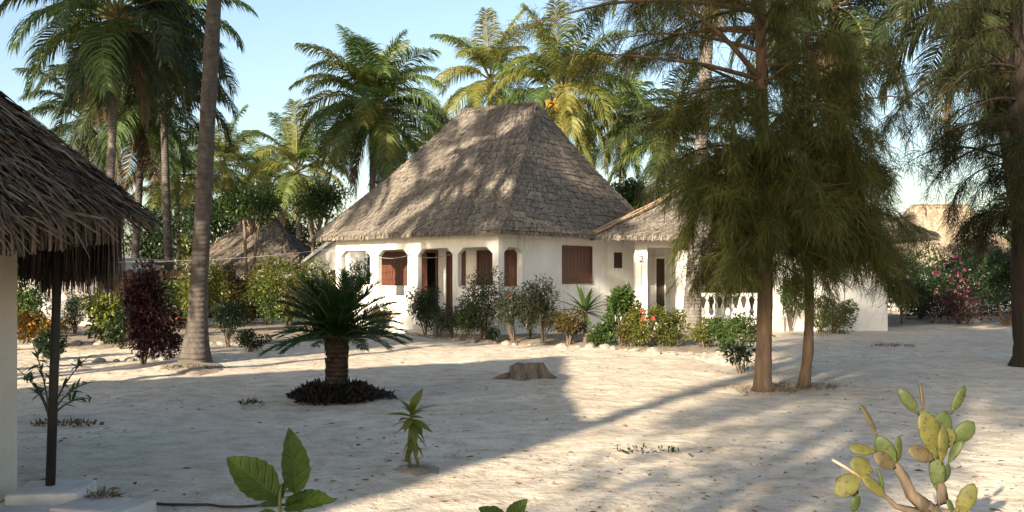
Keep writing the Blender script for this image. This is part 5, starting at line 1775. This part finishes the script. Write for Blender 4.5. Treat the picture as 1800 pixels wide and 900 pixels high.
def stone_mesh(seed):
    rg = random.Random(seed)
    bm = bmesh.new()
    bmesh.ops.create_icosphere(bm, subdivisions=2, radius=1.0)
    off = Vector((rg.uniform(0, 50), rg.uniform(0, 50), 0))
    for v in bm.verts:
        v.co *= 1 + .38 * mnoise.noise(v.co * 1.3 + off) + .12 * mnoise.noise(v.co * 3.4 + off)
        v.co.z *= .68
    me = bpy.data.meshes.new("border_stone")
    bm.to_mesh(me)
    bm.free()
    return me
STONES = [stone_mesh(i) for i in range(7)]
ORD = ['leftmost', 'second', 'third', 'fourth', 'fifth', 'sixth', 'seventh', 'eighth', 'ninth', 'tenth', 'eleventh', 'twelfth', 'thirteenth', 'fourteenth', 'fifteenth', 'sixteenth', 'seventeenth', 'eighteenth', 'nineteenth', 'twentieth']
def stone_line(pts, n, label, group, s0=.09, s1=.16, jit=.06):
    rg = random.Random(len(label) * 3 + n)
    pts = [Vector(p) for p in pts]
    seg = [(pts[i + 1] - pts[i]).length for i in range(len(pts) - 1)]
    tot = sum(seg)
    made = []
    for k in range(n):
        d = tot * (k + .5 + rg.uniform(-.3, .3)) / n
        i = 0
        while i < len(seg) - 1 and d > seg[i]:
            d -= seg[i]; i += 1
        p = pts[i].lerp(pts[i + 1], min(1, d / seg[i]))
        o = link("border_stone", STONES[rg.randrange(7)], "stone")
        s = rg.uniform(s0, s1) * rg.choice((.5, .65, .8, .95))
        o.scale = (s * rg.uniform(.9, 1.35), s, s * rg.uniform(.8, 1.1))
        o.rotation_euler = (0, 0, rg.uniform(0, 6.28))
        x, y = p.x + rg.uniform(-jit, jit), p.y + rg.uniform(-jit, jit)
        o.location = (x, y, gz(x, y) + s * .18)
        made.append(o)
    made.sort(key=lambda q: q.location.x / q.location.y)
    for i, o in enumerate(made):
        tag(o, label % ORD[i], "stone", group)
stone_line([G(700, 589), G(760, 593), G(830, 602), G(900, 605), G(985, 609)], 19, "pale edging stone before the main bungalow's shrubs, %s from the left", "stones edging the main bungalow's bed")
stone_line([G(985, 609), G(1085, 616), G(1180, 624), G(1275, 620), G(1300, 630)], 17, "sunlit edging stone before the pillared porch, %s from the left", "stones edging the bed before the second bungalow", .08, .17)
stone_line([G(15, 610), G(100, 606), G(160, 608), G(300, 607), G(350, 605)], 15, "white stone along the left garden bed, %s from the left", "stones edging the left garden bed", .10, .17)
stone_line([G(95, 634), G(160, 636), G(205, 633), G(300, 632)], 10, "half-sunk stone at the near left path edge, %s from the left", "stones along the near left path edge", .09, .16)
stone_line([G(370, 607), G(450, 606), G(540, 600)], 14, "pale stone on the path right of the leaning trunk, %s from the left", "stones edging the path right of the leaning trunk", .09, .16)
stone_line([G(1215, 628), G(1250, 634), G(1290, 640)], 4, "flat pale rock before the low yellowish shrub, %s of four from the left", "flat rocks before the yellowish shrub", .16, .26)

hp = [P(x, 0, 7.3) for x in (235, 262, 300, 345, 372, 400, 430, 470, 520, 575)]
MB().tube([(p.x, 7.22 + .03 * math.sin(i * 1.9) - .012 * i, gz(p.x, 7.2) + .014) for i, p in enumerate(hp)], .010, 7).build("garden_hose", "hose")
tag(bpy.data.objects["garden_hose"], "thin dark hose lying along the bottom edge of the sand", "hose")

def wire(name, a, b, sag, r, label):
    a, b = Vector(a), Vector(b)
    pts = [a.lerp(b, i / 20) - Vector((0, 0, sag * math.sin(math.pi * i / 20))) for i in range(21)]
    o = MB().tube(pts, r, 5).build(name, "wire")
    tag(o, label, "wire")
wire("overhead_wire", P(200, 461, 27), P(612, 434, 31.5), .12, .009, "thin pale wire strung across before the far hut")

# dry tuft on the paving block; patches of litter
tp = XY(180, 6.86)
ground_cover("dry_tuft", Vector((tp.x, tp.y, .125)), .12, .05, .03, 120, .06, .010, "litter", 61, "dry grass tuft lying on the cream paving block", "tuft")
for (px, py, rx, ry, n, lab) in ((440, 712, .14, .05, 60, "small dark weed tuft on the sand left of the cycad"), (1570, 610, .5, .2, 160, "dark patch of dead leaves beyond the thin casuarina trunk"), (1140, 798, .30, .10, 45, "sparse weeds on the sand below the stump"), (115, 750, .4, .1, 160, "dead leaves round the oleander's foot"), (340, 650, .55, .3, 260, "low weeds round the leaning trunk's foot")):
    p = G(px, py)
    ground_cover("weed_patch", p + Vector((0, 0, .01)), rx, ry, .05, n, .06, .02, "litter" if "dead" in lab else "leaf_dark", px, lab, "weeds")["kind"] = "stuff"

for (c_, lab) in ((b1, "fallen needles round the straight casuarina trunk"), (b2, "fallen needles round the curved casuarina trunk")):
    ground_cover("needle_litter", Vector((c_.x, c_.y, .008)), .55, .5, .03, 900, .07, .006, "litter", int(c_.x * 100), lab, "litter")["kind"] = "stuff"

def litter():
    rg = np.random.default_rng(77)
    n = 9000
    Y = 6.5 + rg.random(n) ** 1.4 * 21
    X = rg.uniform(-.60, .60, n) * Y
    keep = (mnoise_arr(X, Y) + rg.normal(0, .25, n)) > -.05
    X, Y = X[keep], Y[keep]
    n = len(X)
    Z = np.array([gz(x, y) for x, y in zip(X, Y)]) + .006
    a = rg.uniform(0, 6.28, n)
    d = np.stack([np.cos(a), np.sin(a), rg.normal(0, .12, n)], -1)
    up = np.stack([rg.normal(0, .25, n), rg.normal(0, .25, n), np.ones(n)], -1)
    big = rg.random(n) < .14
    L = np.where(big, rg.uniform(.05, .11, n), rg.uniform(.015, .045, n))
    o = link("leaf_litter", leaves_mesh("leaf_litter", np.stack([X, Y, Z], -1), d, up, L, L * rg.uniform(.22, .5, n), .1), "litter")
    tag(o, "scattered dead leaves and bits of bark on the sand", "leaf litter", kind="stuff")
def mnoise_arr(X, Y):
    return np.array([mnoise.noise(Vector((x * .5, y * .5, 9.0))) for x, y in zip(X, Y)])
litter()

# ------------------------------------------------------------------ broadleaf trees behind
def tree(label, px, py_top, py_bot, Y, w_px, mat, n=4000, leaf=.22, seed=0, base_px=None, stems=1, lumps=16, name="broadleaf_tree", group="broadleaf trees behind the bungalows", flat=1.0):
    k = Y / F
    zt, zb = EYE - (py_top - HOR) * k, EYE - (py_bot - HOR) * k
    bx = XY(base_px if base_px else px, Y)
    t = empty(name, bx)
    tag(t, label, "tree", group)
    cx = (px - (base_px if base_px else px)) * k
    w = w_px * k
    ctr = (cx, 0, (zt + zb) / 2)
    pos, nr = ellipsoid_points(n, ctr, (w * .6, w * .5, (zt - zb) * .6 * flat), .25, lumps, seed)
    pos[:, 2] = np.maximum(pos[:, 2], .05)
    rg = np.random.default_rng(seed)
    d = nr * .6 + rg.normal(0, .6, (n, 3)) + np.array((0, 0, -.15))
    up = rg.normal(0, .5, (n, 3)) + np.array((0, 0, 1.0))
    link("crown", leaves_mesh("crown", pos, d, up, leaf * rg.uniform(.6, 1.35, n), leaf * .5 * rg.uniform(.7, 1.2, n)), mat, t)
    mb = MB()
    for s in range(stems):
        off = (s - (stems - 1) / 2) * .3
        mb.tube([(off * .3, 0, -.05), (off + cx * .3, 0, zb * .5), (off * 2 + cx * .7, 0, zb), (off * 4 + cx, 0, zb + (zt - zb) * .5)], [.09, .075, .06, .03], 8)
    for i in range(7):
        e = pos[rg.integers(0, n)]
        mb.tube([(cx * .7, 0, zb * .9), tuple((np.array((cx * .7, 0, zb * .9)) + e) / 2 + np.array((0, 0, .1))), tuple(e)], [.05, .03, .012], 5, cap=False)
    mb.build("trunk", "bark", t)
    return t
tree("feathery flat-topped tree before the far hut's roof", 445, 318, 396, 41, 130, "leaf_green", 3600, .16, 1, 436, 2, flat=.9)
tree("feathery flat-topped tree left of the big nut palm", 565, 318, 392, 43, 120, "leaf_green", 3000, .16, 2, 552, 2)
tree("dense dark tree right behind the leaning trunk", 372, 335, 440, 50, 100, "leaf_dark", 3600, .24, 3)
tree("dark bushy tree below the drooping dark palm", 275, 365, 470, 45, 120, "leaf_dark", 3800, .22, 4)
tree("green bushy tree in the dip between the two big roofs", 1122, 296, 400, 47, 130, "leaf_green", 4200, .24, 5)
tree("dark bushy tree behind the second bungalow", 1270, 260, 400, 50, 170, "leaf_dark", 4200, .26, 6)
tree("dull green tree at the far left behind the near hut", 60, 330, 480, 48, 180, "leaf_dark", 4200, .26, 7)
tree("yellowish bushy tree low behind the far hut", 500, 372, 470, 62, 160, "leaf_rust", 3600, .28, 8)
tree("pale bushy tree low behind the fence", 330, 395, 490, 60, 170, "leaf_yellow", 3600, .28, 9)
tree("dark bushy tree behind the tan-roofed house", 1790, 300, 480, 60, 120, "leaf_dark", 3600, .3, 10)
tree("low dark bush behind the bungalow gap", 600, 400, 500, 58, 120, "leaf_dark", 2600, .26, 11)
tree("low green bush far behind the second bungalow", 1560, 400, 500, 56, 200, "leaf_dark", 3600, .28, 12)
# a big shade tree outside the left edge that keeps the dark palms in shade
t = tree("tall dense tree outside the left edge of the view", -760, -250, 330, 22, 800, "leaf_dark", 9000, .34, 13, lumps=22, group="trees outside the view that shade the yard")
tree("dense tree outside the left edge, sunward of the leaning trunk", -1760, -1400, 150, 8.4, 900, "leaf_dark", 6000, .30, 14, lumps=18, group="trees outside the view that shade the yard")
tree("sparse open tree behind the camera dappling the right-hand sand", -400, -720, -20, 12, 560, "leaf_green", 430, .34, 15, group="trees outside the view that shade the yard").location = (-7.8, -8.4, 0)
